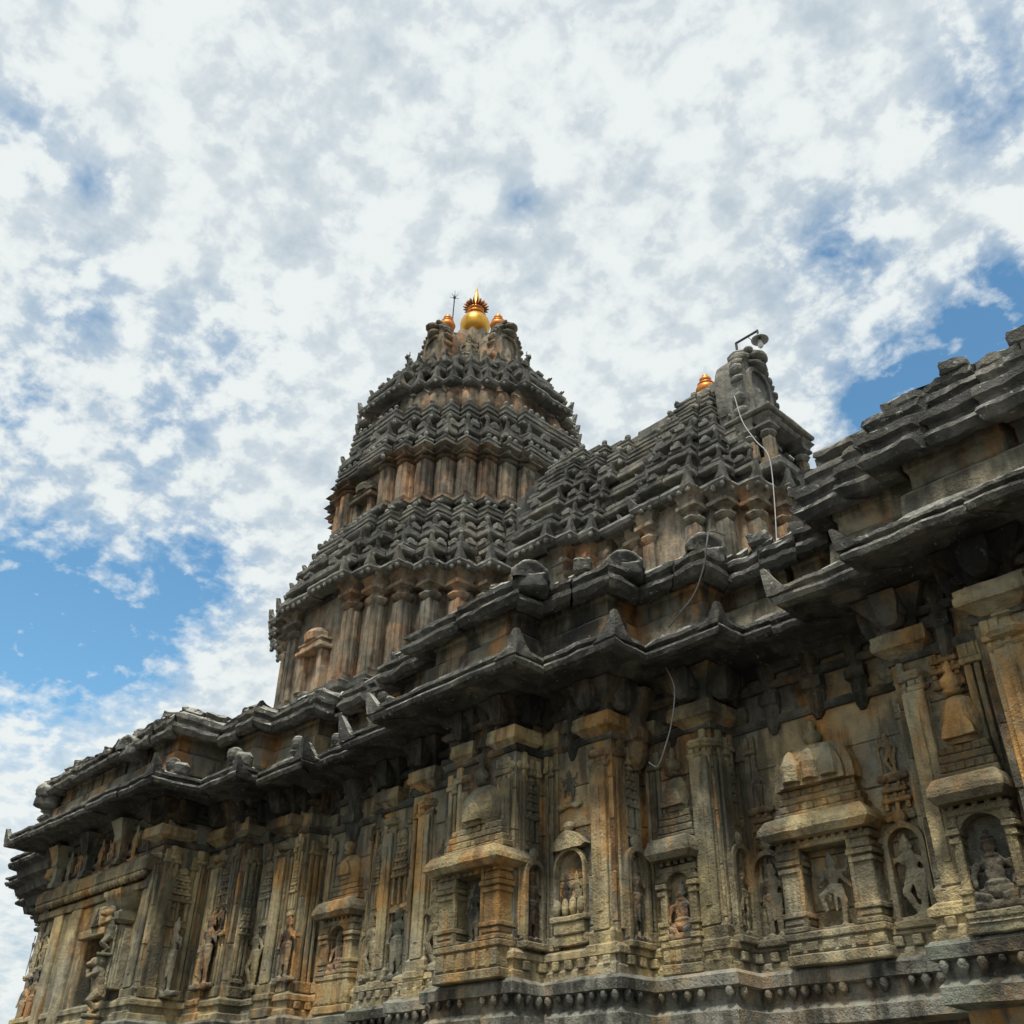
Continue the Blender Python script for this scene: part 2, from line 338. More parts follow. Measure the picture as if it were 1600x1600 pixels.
# plinth and ledge
pl = MB(); sweep(pl, PW, [(-.4, 3.13), (.10, 3.13), (.14, 3.09), (.14, 2.99), (.07, 2.97), (.05, 2.84), (.10, 2.78), (.10, 2.66), (-.12, 2.6), (-.14, 2.2), (.12, 2.1), (.3, 1.9), (.3, 1.5), (.12, 1.4), (.12, .8), (.4, .6), (.4, 0), (-.4, 0)], step=.3)
PLINTH = link('plinth', pl.mesh('plinth', .014, 2.2), 'plinth', TEMPLE)
bc = MB(); sweep(bc, PW, [(-.05, 3.12), (.075, 3.12), (.075, 3.2), (.05, 3.22), (.05, 3.30), (.085, 3.32), (.085, 3.38), (.03, 3.42), (-.05, 3.42)], step=.3)
link('base_moulding', bc.mesh('base_moulding', .01, 3), 'wallb', PLINTH)
def bead_mesh(r, h): 
    m = MB(); m.stack(0, 0, [(-h, .006), (-h * .75, r * .62), (-h * .4, r), (-h * .12, r * .8), (0, r * .55)], 7); return m.mesh('bead', smooth=True)
BEAD = bead_mesh(.042, .12)
es_, ms_ = normals(PW)
for i in range(NA, len(PW) - 2):
    a, b = Vector(PW[i]), Vector(PW[i + 1]); ln = (b - a).length; nb = max(1, int(ln / .145))
    if a.x < -11.6 or es_[i].x < -.5: continue
    for k in range(nb):
        t = (k + .5) / nb; p = a.lerp(b, t) + ms_[i].lerp(ms_[i + 1], t) * .105
        s = rnd.uniform(.75, 1.12)
        if rnd.random() < .1: continue
        link('bead', BEAD, 'plinth', PLINTH, Matrix.Translation((p.x, p.y, 2.985)) @ Matrix.Diagonal((s, s, s, 1)))
DENT = MB(); DENT.box(-.045, .045, -.03, .03, -.045, .045, .01); DENT = DENT.mesh('carved_block', .004, 9)
for i in range(NA, len(PW) - 2):
    a, b = Vector(PW[i]), Vector(PW[i + 1]); ln = (b - a).length
    if a.x < -13 or es_[i].x < -.5 or a.x > -2: continue
    nb = max(1, int(ln / .17))
    for k in range(nb):
        t = (k + .5) / nb; p = a.lerp(b, t) + es_[i] * .075
        link('carved_block', DENT, 'wallb', PLINTH, Matrix.Translation((p.x, p.y, 3.26)) @ Matrix.Rotation(math.atan2(es_[i].x, -es_[i].y), 4, 'Z'))
# ------------------------------------------------------------------ eave
soff = MB(); sweep(soff, PE, [(-.2, 6.12), (.05, 6.12), (.12, 6.2), (.3, 6.22), (.34, 6.27), (.6, 6.3), (.6, 6.36), (.1, 6.56), (-.2, 6.56)], step=.3)
sweep(soff, APE, [(-1.2, 5.6), (.1, 5.62), (.14, 5.78), (.34, 5.82), (.4, 5.98), (.55, 6.02), (.6, 6.16), (.7, 6.2), (.7, 6.34), (-1.2, 6.34)], step=.3)
EAVE = link('eave', soff.mesh('eave_core', .012, 2.5), 'coping', TEMPLE)
EP = [(.3, 6.285), (.62, 6.255), (.66, 6.21), (.74, 6.22), (.765, 6.27), (.755, 6.30), (.70, 6.31), (.70, 6.345), (.755, 6.36), (.75, 6.40), (.66, 6.43), (.55, 6.46), (.40, 6.50), (.24, 6.57), (.12, 6.62), (.1, 6.55), (.3, 6.4)]
pe_es, pe_ms = normals(PE)
def pieces(name, poly, prof, parent, mat, size, rough, freq, dz, gap, first=0, sub=.22):
    for i in range(first, len(poly) - 1):
        a, b = Vector(poly[i]), Vector(poly[i + 1]); ln = (b - a).length; n = max(1, round(ln / size))
        cuts = [0] + [(k + rnd.uniform(-.12, .12)) / n for k in range(1, n)] + [1]
        for k in range(n):
            m = MB(); gz = gap / ln; jz = rnd.uniform(-dz, dz); jd = rnd.uniform(-dz, dz)
            sweep(m, poly, [(d + jd * (1 if d > .3 else 0), z + jz) for d, z in prof], i, i + 1, step=.16, t0=cuts[k] + (gz if k else 0), t1=cuts[k + 1] - (gz if k < n - 1 else 0))
            link(name, m.mesh(name, rough, freq, 0, seed=i * 1.7 + k), mat, parent)
pieces('eave_stone', PE, EP, EAVE, 'coping', .9, .02, 5.0, .022, .01)
def horn_mesh(h=.27, a=.3):
    vs = []; fs = []
    lv = [(0.0, 1.0, 0.0), (.22, .62, .01), (.5, .36, .02), (.8, .18, .03), (1.0, .05, .035)]
    for t, s, o in lv:      # L shaped plan, corner at origin pointing (+x,-y)
        w = a * s; th = .10 * (1 - .6 * t)
        ring = [(-w, -o), (o, -o), (o, w), (-th, w), (-th, th), (-w, th)]
        vs += [(x, y, t * h) for x, y in ring]
    for j in range(len(lv) - 1):
        for i in range(6): p = j * 6 + i; q = j * 6 + (i + 1) % 6; fs.append((p, q, q + 6, p + 6))
    fs.append((5, 4, 3, 2, 1, 0)); k = (len(lv) - 1) * 6; fs.append(tuple(range(k, k + 6)))
    return MB().add(vs, fs)
HORN = horn_mesh().mesh('corner_horn', .014, 6, .12)
for i in range(1, len(PE) - 1):
    e0, e1 = pe_es[i - 1], pe_es[i]
    if e0.cross(e1) > .5 and i >= NA:       # convex corner
        p = Vector(PE[i]) + pe_ms[i] * .765
        ang = math.atan2(e1.x, -e1.y) if abs(e1.x) > abs(e0.x) else math.atan2(e0.x, -e0.y)
        rot = 0 if (e0.y < -.5 and e1.x > .5) else -math.pi / 2
        s = rnd.uniform(.85, 1.2)
        link('corner_horn', HORN, 'coping', EAVE, Matrix.Translation((p.x, p.y, 6.31)) @ Matrix.Rotation(rot + rnd.uniform(-.06, .06), 4, 'Z') @ Matrix.Diagonal((s, s, s * rnd.uniform(.85, 1.2), 1)))
eb = MB()
for i in range(len(PE) - 1):
    a, b = Vector(PE[i]), Vector(PE[i + 1]); a2 = a + pe_ms[i] * .7; b2 = b + pe_ms[i + 1] * .7; ln = (b2 - a2).length; n = max(1, int(ln / .13))
    if pe_es[i].y > .5 or a.x > 0: continue
    for k in range(n):
        if rnd.random() < .6: continue
        w_ = rnd.uniform(.026, .04); p = a2.lerp(b2, (k + rnd.uniform(.35, .65)) / n); eb.ell((p.x, p.y, 6.245 + rnd.uniform(-.012, .008)), (w_, w_, w_ * 1.2), 6, 4)
o_ = link('bead_row', eb.mesh('bead_row'), 'coping', EAVE); o_['kind'] = 'stuff'
# raised ridges with curled ends on the eave
for i in range(NA, len(PE) - 2):
    a, b = Vector(PE[i]), Vector(PE[i + 1]); ln = (b - a).length; n_ = pe_es[i]
    if ln < .6 or n_.y > -.5: continue
    m = MB(); vs = []; fs = []; nn = 18
    s0 = -.45 if pe_es[i - 1].x < -.5 else .5
    s1 = ln + .45 if pe_es[i + 1].x > .5 else ln - .5
    for k in range(nn + 1):
        s = s0 + (s1 - s0) * k / nn; u = min(s - s0, s1 - s)
        h = .10 * min(1, max(0, u / .3)) ** .6; p = a + (b - a).normalized() * s
        for d, z in ((.30, 6.48), (.50, 6.42), (.56, 6.42 + h * .5), (.52, 6.46 + h), (.40, 6.5 + h), (.28, 6.52 + h)):
            q = p + n_ * d; vs.append((q.x, q.y, z))
    for k in range(nn):
        for j in range(5): c = k * 6 + j; fs.append((c, c + 1, c + 7, c + 6))
    fs.append(tuple(range(6))); fs.append(tuple(range(nn * 6 + 5, nn * 6 - 1, -1)))
    link('eave_ridge', m.add(vs, fs).mesh('eave_ridge', .022, 5), 'coping', EAVE)
# ------------------------------------------------------------------ parapet: band, frieze panels, coping, hood stones
PP = PE
par = MB(); sweep(par, PP, [(-.4, 6.5), (.02, 6.5), (.02, 7.3), (-.4, 7.3)], step=2)
PAR = link('parapet', par.mesh('parapet_core'), 'coping', TEMPLE)
pieces('band_stone', PP, [(0, 6.6), (.27, 6.6), (.29, 6.64), (.27, 6.9), (.22, 6.95), (0, 6.97)], PAR, 'frieze', 1.7, .012, 2.6, .008, .006)
for i in range(NA - 3, len(PP) - 1):
    a, b = Vector(PP[i]), Vector(PP[i + 1]); ln = (b - a).length; n_ = pe_es[i]; n = max(1, round(ln / .95))
    for k in range(n):
        m = MB(); t0 = (k + .05) / n; t1 = (k + .95) / n
        sweep(m, PP, [(0, 6.975), (.16, 6.975), (.18, 7.0), (.18, 7.18), (.21, 7.21), (.21, 7.27 if i < NA + 19 else 7.33), (0, 7.275 if i < NA + 19 else 7.335)], i, i + 1, step=.2, t0=t0 if k else 0.0, t1=t1 if k < n - 1 else 1.0)
        link('frieze_panel', m.mesh('frieze_panel', .01, 3), 'frieze', PAR)
CP = [(0.0, 7.26), (.26, 7.24), (.31, 7.17), (.45, 7.15), (.51, 7.21), (.50, 7.27), (.43, 7.29), (.43, 7.34), (.49, 7.37), (.48, 7.43), (.38, 7.46), (.38, 7.5), (.27, 7.56), (-.1, 7.62), (-.5, 7.62), (-.5, 7.3)]
NF = NA + 19
pieces('coping_stone', PP[:NF + 1], CP, PAR, 'coping', .6, .03, 5.0, .035, .01)
CPF = [(0.0, 7.34), (.22, 7.31), (.27, 7.23), (.44, 7.21), (.5, 7.29), (.48, 7.35), (.42, 7.37), (.42, 7.44), (.48, 7.48), (.47, 7.58), (.4, 7.62), (.36, 7.63), (.36, 7.69), (.4, 7.73), (.37, 7.81), (.25, 7.87), (-.1, 7.92), (-.5, 7.92), (-.5, 7.3)]
pieces('coping_stone', PP[NF:], CPF, PAR, 'coping', .5, .026, 4.2, .045, .012)
def hood(w, h, d):      # worn round-backed stone, a shallow hollow carved in its face
    m = MB(); n = 14; vs = []; fs = []
    secs = [(-d * .82, .62, .0), (-d * .96, .74, .0), (-d * .98, .9, .0), (-d * .8, 1.0, .0), (-d * .3, 1.03, .0), (d * .3, .92, .0), (d * .8, .7, -.05), (d * 1.3, .3, -.1)]
    for y, s, dz in secs:
        for k in range(n + 1):
            a = math.pi * (-.1 + 1.2 * k / n); vs.append((w * s * math.cos(a), y + .07 * math.cos(a), dz * h + h * s * math.sin(a)))
    for j in range(len(secs) - 1):
        for k in range(n): c = j * (n + 1) + k; fs.append((c, c + 1, c + n + 2, c + n + 1))
    fs.append(tuple(range(n + 1))); fs.append(tuple(range((len(secs) - 1) * (n + 1), len(secs) * (n + 1))))
    m.add(vs, fs); return m.box(-w * .92, w * .92, -d * .86, d * .7, -h * 1.0, h * .12, .05)
HOOD = hood(.30, .36, .3).mesh('hood_stone', .04, 4.0, .06, smooth=True)
for (x, y, z, s, r) in [(-5.75, 8.5, 7.52, .75, .7), (-6.62, 8.1, 7.52, .72, .6), (-7.62, 7.5, 7.52, .72, .7), (-16.0, 6.55, 7.2, .75, 0), (-19.7, 6.7, 7.2, 1.0, -.9)]:
    link('hood_stone', HOOD, 'coping', PAR, Matrix.Translation((x, y, z)) @ Matrix.Rotation(r, 4, 'Z') @ Matrix.Diagonal((s, s, s * rnd.uniform(.62, .8), 1)))
UP = [(-.45, 7.5), (.12, 7.48), (.26, 7.52), (.3, 7.6), (.22, 7.68), (.0, 7.74), (-.2, 7.76), (-.45, 7.74)]
pieces('upper_coping_stone', PP[NA:NF + 1], UP, PAR, 'coping', .45, .04, 5.5, .05, .03)
UP2 = [(-.45, 7.92), (.16, 7.88), (.26, 7.94), (.26, 8.02), (.15, 8.09), (-.1, 8.13), (-.45, 8.12)]
pieces('upper_coping_stone', FRONT[19:], UP2, PAR, 'coping', .4, .045, 5.5, .07, .03)
rf = MB(); rp = offs(PP, -.3); rf.prism(rp + [(1.2, 20), (-26.8, 20)], 'z', 7.25, 7.5)
link('roof_slab', rf.mesh('roof_slab'), 'coping', PAR)
CHIP = []
for k in range(5):
    m = MB(); m.box(-rnd.uniform(.12, .22), rnd.uniform(.12, .22), -rnd.uniform(.1, .2), rnd.uniform(.1, .2), -.06, rnd.uniform(.12, .26), .03); CHIP.append(m.mesh('worn_stone', .04, 6, .09, seed=k * 9.1))
pm = normals(PP)[1]
for i in range(NA, len(PP) - 2):
    a, b = Vector(PP[i]), Vector(PP[i + 1]); ln = (b - a).length; q = 0.0
    while True:
        q += rnd.uniform(.35, 1.1)
        if q > ln: break
        p = a.lerp(b, q / ln) + pm[i].lerp(pm[i + 1], q / ln) * rnd.uniform(.02, .22); zz = 8.06 if i >= NF else 7.66
        sc_ = rnd.uniform(.6, 1.1); link('worn_stone', CHIP[rnd.randrange(5)], 'coping', PAR, Matrix.Translation((p.x, p.y, zz)) @ Matrix.Rotation(rnd.uniform(0, 6), 4, 'Z') @ Matrix.Diagonal((sc_, sc_, sc_ * .8, 1)))
# eave lumps: broken stones and carved knobs lying on the eave
KNOB = MB(); KNOB.box(-.15, .15, -.13, .13, 0, .24, .05); KNOB.ell((-.06, -.06, .2), (.12, .12, .12)); KNOB = KNOB.mesh('carved_knob', .035, 5, .08)
for (x, y, z, s, r) in [(-14.6, 6.7, 6.42, 1.0, .2), (-13.5, 7.15, 6.42, 1.05, .1), (-12.35, 7.5, 6.42, .95, .6), (-11.75, 7.75, 6.45, .75, .3), (-9.95, 7.2, 6.4, .75, .4)]:
    link('carved_knob', KNOB, 'coping', EAVE, Matrix.Translation((x, y, z)) @ Matrix.Rotation(r, 4, 'Z') @ Matrix.Diagonal((s, s, s, 1)))
# ------------------------------------------------------------------ carved figures
def remesh(mb, name, voxel, sm=3):
    me = mb.mesh('tmp'); o = bpy.data.objects.new('tmp', me); COL.objects.link(o)
    r = o.modifiers.new('r', 'REMESH'); r.mode = 'VOXEL'; r.voxel_size = voxel; r.use_smooth_shade = True
    s = o.modifiers.new('s', 'SMOOTH'); s.iterations = sm; s.factor = .5
    dg = bpy.context.evaluated_depsgraph_get(); me2 = bpy.data.meshes.new_from_object(o.evaluated_get(dg)); me2.name = name
    bpy.data.objects.remove(o); bpy.data.meshes.remove(me)
    return me2
def figure(kind):        # height 1, origin at the feet, facing -y
    m = MB(); E = m.ell; T = m.tube
    def limb(pts, r0, r1): T(pts, r0, 8, r1)
    if kind in ('stand', 'bend', 'dance'):
        hx = {'stand': 0, 'bend': .05, 'dance': .03}[kind]
        E((hx, 0, .52), (.11, .08, .07)); E((hx * .3, 0, .62), (.085, .065, .1)); E((-hx * .4, 0, .72), (.125, .075, .085))
        E((-hx * .3, -.01, .865), (.062, .065, .075)); E((-hx * .3, -.06, .86), (.015, .02, .02)); E((-hx * .3, 0, .95), (.052, .05, .05)); E((-hx * .3, 0, 1.0), (.03, .03, .045))
        T([(-hx * .3, 0, .78), (-hx * .3, 0, .84)], .035, 8)
        for s in (-1, 1): E((-hx * .3 + s * .068, 0, .86), (.018, .03, .035))
        if kind == 'stand':
            for s in (-1, 1): limb([(s * .06, 0, .52), (s * .065, -.02, .28), (s * .065, 0, .04)], .072, .038); E((s * .07, -.04, .02), (.035, .075, .025))
            limb([(-.13, 0, .74), (-.19, 0, .58), (-.17, -.06, .46)], .04, .028); limb([(.13, 0, .74), (.19, -.01, .6), (.12, -.08, .68)], .04, .028)
        elif kind == 'bend':
            limb([(.1, 0, .52), (.1, -.01, .28), (.09, 0, .04)], .075, .04); limb([(0, 0, .52), (-.09, -.06, .3), (.02, 0, .05)], .072, .036)
            for x in (.09, .02): E((x, -.04, .02), (.035, .075, .025))
            limb([(-.15, 0, .74), (-.24, 0, .62), (-.22, -.04, .78)], .04, .028); limb([(.1, 0, .74), (.2, 0, .6), (.16, -.03, .46)], .04, .028)
            T([(-.24, 0, .02), (-.24, 0, .95)], .018, 6)
        else:
            limb([(.08, 0, .52), (.16, -.04, .3), (.1, 0, .04)], .075, .04); limb([(-.03, 0, .52), (-.2, -.06, .42), (-.14, -.04, .2)], .072, .036); E((.1, -.04, .02), (.035, .07, .025))
            for a, b, c in (((-.13, 0, .75), (-.26, 0, .72), (-.3, -.02, .9)), ((.12, 0, .75), (.25, 0, .74), (.3, -.02, .92)), ((-.12, 0, .7), (-.25, 0, .58), (-.16, -.08, .54)), ((.11, 0, .7), (.24, 0, .58), (.3, -.02, .5))): limb([a, b, c], .038, .024)
        E((hx, -.01, .47), (.115, .085, .05)); T([(hx, -.07, .46), (hx, -.075, .2)], .03, 6, .02)
        m.box(-.24, .24, -.1, .12, -.06, .012)
    elif kind == 'seat':
        E((0, 0, .2), (.24, .13, .1)); E((0, 0, .42), (.14, .1, .17)); E((0, 0, .56), (.19, .09, .09)); E((0, -.01, .76), (.095, .09, .11)); T([(0, 0, .6), (0, 0, .7)], .05, 8)
        E((0, -.09, .75), (.02, .03, .03)); E((0, 0, .88), (.08, .075, .06)); E((0, 0, .96), (.045, .045, .06))
        for s in (-1, 1):
            E((s * .09, 0, .76), (.025, .04, .05))
            limb([(s * .12, 0, .16), (s * .36, -.08, .14), (s * .08, -.2, .1)], .1, .055); limb([(s * .2, 0, .57), (s * .3, -.02, .38), (s * .25, -.12, .24)], .055, .04)
            limb([(s * .2, .02, .55), (s * .36, .02, .52), (s * .34, -.02, .72)], .045, .032)
        m.box(-.42, .42, -.2, .14, -.05, .06, .03)
    elif kind == 'beast':    # rearing lion: hind legs low, forelegs raised, head thrown up
        limb([(0, .02, .36), (0, 0, .55), (0, -.03, .7)], .13, .12); E((0, .02, .36), (.13, .13, .13)); E((0, -.04, .72), (.13, .12, .11)); E((0, -.1, .88), (.1, .12, .1)); E((0, -.2, .85), (.06, .08, .05))
        E((0, -.02, .9), (.14, .08, .13)); E((0, -.05, 1.0), (.07, .06, .05))
        for s in (-1, 1):
            limb([(s * .08, .02, .36), (s * .12, -.1, .22), (s * .1, .04, .1), (s * .1, -.06, .02)], .09, .045)
            limb([(s * .09, -.06, .7), (s * .13, -.2, .62), (s * .1, -.22, .74)], .055, .038); E((s * .06, -.08, .98), (.025, .025, .04))
        T([(0, .12, .3), (.16, .14, .3), (.2, .12, .5), (.12, .1, .62)], .03, 6, .02)
        m.box(-.2, .2, -.16, .14, -.05, .012)
    elif kind == 'bull':     # couched bull with hump
        E((0, .05, .3), (.24, .42, .25)); E((0, -.22, .42), (.2, .22, .22)); E((0, -.18, .62), (.11, .13, .12)); limb([(0, -.3, .5), (0, -.46, .68)], .15, .11); E((0, -.52, .72), (.1, .16, .11)); E((0, -.66, .66), (.07, .08, .07))
        for s in (-1, 1): limb([(s * .09, -.46, .78), (s * .13, -.46, .9), (s * .08, -.48, .99)], .035, .015); E((s * .14, -.44, .73), (.07, .03, .035)); limb([(s * .18, -.3, .25), (s * .22, -.5, .1), (s * .18, -.32, .06)], .08, .05); limb([(s * .2, .3, .25), (s * .27, .1, .1), (s * .22, .34, .06)], .1, .05)
        m.box(-.3, .3, -.6, .48, -.06, .05, .03)
    def loop(cx, cy, cz, rx, ry, r): T([(cx + rx * math.cos(2 * math.pi * k / 12), cy + ry * math.sin(2 * math.pi * k / 12), cz) for k in range(13)], r, 6)
    if kind in ('stand', 'bend', 'dance'):
        loop(0, 0, .79, .06, .05, .016); loop(0, -.01, .755, .095, .07, .012); loop(hx, 0, .55, .112, .085, .018); loop(hx, 0, .50, .12, .09, .014); loop(-hx * .3, 0, .915, .06, .058, .014); loop(-hx * .3, 0, .96, .05, .048, .012)
        for q in (-1, 1): E((hx + q * .1, -.02, .42), (.03, .03, .09)); E((-hx * .3 + q * .055, -.02, .72), (.035, .05, .035))
        E((hx, -.09, .5), (.03, .02, .04)); E((0, -.08, .7), (.016, .016, .05))
    if kind == 'seat':
        loop(0, 0, .645, .09, .075, .022); loop(0, 0, .3, .15, .11, .024); loop(0, 0, .83, .09, .085, .018); loop(0, 0, .9, .075, .07, .016); E((0, -.1, .5), (.025, .02, .07))
    me = remesh(m, 'figure_' + kind, .015 if kind != 'seat' else .018, 1)
    for v in me.vertices: v.co += noise.noise_vector(v.co * 14) * .011 + noise.noise_vector(v.co * 30 + Vector((3, 1, 7))) * .006
    return me
FIG = {k: figure(k) for k in ('stand', 'bend', 'dance', 'seat', 'beast', 'bull')}
def place_fig(kind, parent, x, y, z, h, face=0.0, flat=.8, mat='wallb', name='carved_figure', wide=1.0):
    return link(name, FIG[kind], mat, parent, Matrix.Translation((x, y, z)) @ Matrix.Rotation(face, 4, 'Z') @ Matrix.Diagonal((h * wide, h * flat, h, 1)))
# ------------------------------------------------------------------ pilasters
def pil_meshes(w, z0, zs, ribs=True):
    h = w / 2; out = {}
    m = MB(); m.box(-h * .78, h * .78, -h * .95, h * .95, z0 + .42, zs, .015)
    if ribs:
        for s in (-1, 1):
            m.box(s * h * .98 - h * .13, s * h * .98 + h * .13, -h * .72, h * .72, z0 + .42, zs - .03, .008); m.box(s * h * 1.28 - h * .11, s * h * 1.28 + h * .11, -h * .5, h * .5, z0 + .42, zs - .06, .008)
            m.box(-h * .72, h * .72, s * h * 1.12 - h * .12, s * h * 1.12 + h * .12, z0 + .42, zs - .03, .008)
        m.box(-h * .2, h * .2, -h * 1.32, -h * 1.2, z0 + .6, zs - .2, .006)
    out['shaft'] = m.mesh('pilaster', .006, 4, .3)
    m = MB(); m.stack(0, 0, [(z0, h * 1.35), (z0 + .1, h * 1.35), (z0 + .12, h * 1.2), (z0 + .2, h * 1.2), (z0 + .22, h * 1.32), (z0 + .28, h * 1.32), (z0 + .3, h * 1.15), (z0 + .40, h * 1.2), (z0 + .44, h * 1.0)])
    out['base'] = m.mesh('pilaster_base', .01, 5, .12)
    m = MB(); m.stack(0, 0, [(zs - .02, h * .9), (zs + .02, h * 1.1), (zs + .05, h * .8), (zs + .08, h * .8)])
    m.stack(0, 0, [(zs + .06, h * .75), (zs + .09, h * 1.25), (zs + .13, h * 1.42), (zs + .17, h * 1.25), (zs + .2, h * .8), (zs + .27, h * .7), (zs + .29, h * .95), (zs + .32, h * 1.0)], 8, math.pi / 8)
    m.stack(0, 0, [(zs + .31, h * 1.0), (zs + .38, h * 1.55), (zs + .4, h * 1.75)])
    m.stack(0, 0, [(zs + .4, h * 1.8), (zs + .42, h * 1.85), (zs + .48, h * 1.85), (zs + .49, h * 1.78), (zs + .55, h * 1.8), (zs + .56, h * 1.7)])
    out['capital'] = m.mesh('capital', .008, 5, .12)
    zb = zs + .575
    m = MB(); m.stack(0, 0, [(zb, h * 1.15), (zb + .1, h * 1.25), (zb + .2, h * 1.7), (zb + .3, h * 2.3), (zb + .34, h * 2.5)])
    m.stack(0, -h * 1.9, [(zb + .02, h * .35), (zb + .07, h * .62), (zb + .2, h * .8), (zb + .34, h * .9)]); m.box(-h * .9, h * .9, -h * 2.4, 0, zb + .12, zb + .36, .02)
    for s in (-1, 1): m.stack(s * h * 1.9, 0, [(zb + .02, h * .35), (zb + .07, h * .62), (zb + .2, h * .8), (zb + .34, h * .9)])
    out['bracket'] = m.mesh('bracket', .014, 4, .12)
    return out
PM = {}
def pilaster(x, y, w=.3, z0=3.13, zs=5.28, parent=None, mat='wallb', face=0.0, bracket=True):
    k = (round(w, 2), round(z0, 2), round(zs, 2))
    if k not in PM: PM[k] = pil_meshes(*k)
    mw = Matrix.Translation((x, y, 0)) @ Matrix.Rotation(face, 4, 'Z')
    o = link('pilaster', PM[k]['shaft'], mat, parent or TEMPLE, mw)
    link('pilaster_base', PM[k]['base'], mat, o, mw); link('capital', PM[k]['capital'], mat, o, mw)
    if bracket: link('bracket', PM[k]['bracket'], 'soot_shade', o, mw)
    return o
for (x, y, w) in [(-15.3, 7.1, .34), (-19.2, 7.1, .3), (-14.72, 7.85, .30), (-14.2, 7.92, .2), (-13.35, 8.18, .34), (-12.98, 8.25, .18), (-11.1, 8.4, .28), (-10.6, 8.42, .16), (-10.08, 8.2, .30), (-9.5, 8.22, .18),
                  (-8.98, 7.86, .22), (-8.25, 7.86, .26), (-7.95, 8.28, .16), (-7.2, 8.3, .30), (-6.92, 8.8, .16), (-6.2, 8.82, .32), (-5.95, 9.2, .16), (-4.02, 9.2, .2), (-3.68, 8.72, .30), (-3.0, 8.72, .16), (-2.65, 8.4, .34), (-1.6, 8.4, .3), (-.4, 8.4, .3),
                  (-12.72, 8.52, .15), (-11.62, 8.52, .15)]:
    pilaster(x, y, w)
# half capitals without shaft (hanging corbels) between the pilasters
def corbel(x, y, w, z=5.55, face=0.0):
    k = ('c', w)
    if k not in PM:
        h = w / 2; m = MB(); m.stack(0, 0, [(-.3, h * .3), (-.24, h * .7), (-.16, h * .95), (-.05, h), (0, h * .9), (.02, h * 1.15), (.16, h * 1.2), (.18, h * .9), (.3, h * 1.0), (.45, h * 1.5), (.6, h * 2.0)], 8, math.pi / 8)
        m.stack(0, 0, [(.02, h * 1.1), (.14, h * 1.15)]); PM[k] = m.mesh('corbel', .02, 4, .1)
    link('corbel', PM[k], 'soot_shade', TEMPLE, Matrix.Translation((x, y, z)) @ Matrix.Rotation(face, 4, 'Z'))
for (x, y, w, z) in [(-6.98, 8.55, .28, 5.55), (-6.55, 8.75, .18, 5.72), (-5.5, 9.12, .18, 5.75), (-4.95, 9.12, .2, 5.78), (-4.45, 9.12, .18, 5.75), (-7.6, 8.2, .18, 5.72), (-12.2, 8.45, .26, 5.6), (-10.35, 8.2, .2, 5.55), (-13.9, 8.1, .22, 5.55), (-8.6, 7.8, .22, 5.68), (-3.3, 8.6, .18, 5.75), (-2.1, 8.3, .2, 5.75), (-1.0, 8.3, .2, 5.75)]:
    corbel(x, y, w, z)
# ------------------------------------------------------------------ niche shrines
def ringarch(m, w, z0, z1, y0, y1, t):      # arched frame of thickness t
    n = 12; zc = z1 - w; pts = [(-w, z0), (-w, zc)] + [(w * math.cos(math.pi - math.pi * k / n), zc + w * math.sin(math.pi * k / n)) for k in range(1, n)] + [(w, zc), (w, z0)]
    k_ = (w + t) / w; out = [(-w - t, z0), (-w - t, zc)] + [((w + t) * math.cos(math.pi - math.pi * k / n), zc + (w + t) * math.sin(math.pi * k / n)) for k in range(1, n)] + [(w + t, zc), (w + t, z0)]
    for i in range(len(pts) - 1):
        a, b, c, d = pts[i], pts[i + 1], out[i + 1], out[i]
        m.add([(a[0], y0, a[1]), (b[0], y0, b[1]), (c[0], y0, c[1]), (d[0], y0, d[1]), (a[0], y1, a[1]), (b[0], y1, b[1]), (c[0], y1, c[1]), (d[0], y1, d[1])],
              [(0, 1, 2, 3), (7, 6, 5, 4), (0, 4, 5, 1), (2, 6, 7, 3), (1, 5, 6, 2), (0, 3, 7, 4)])
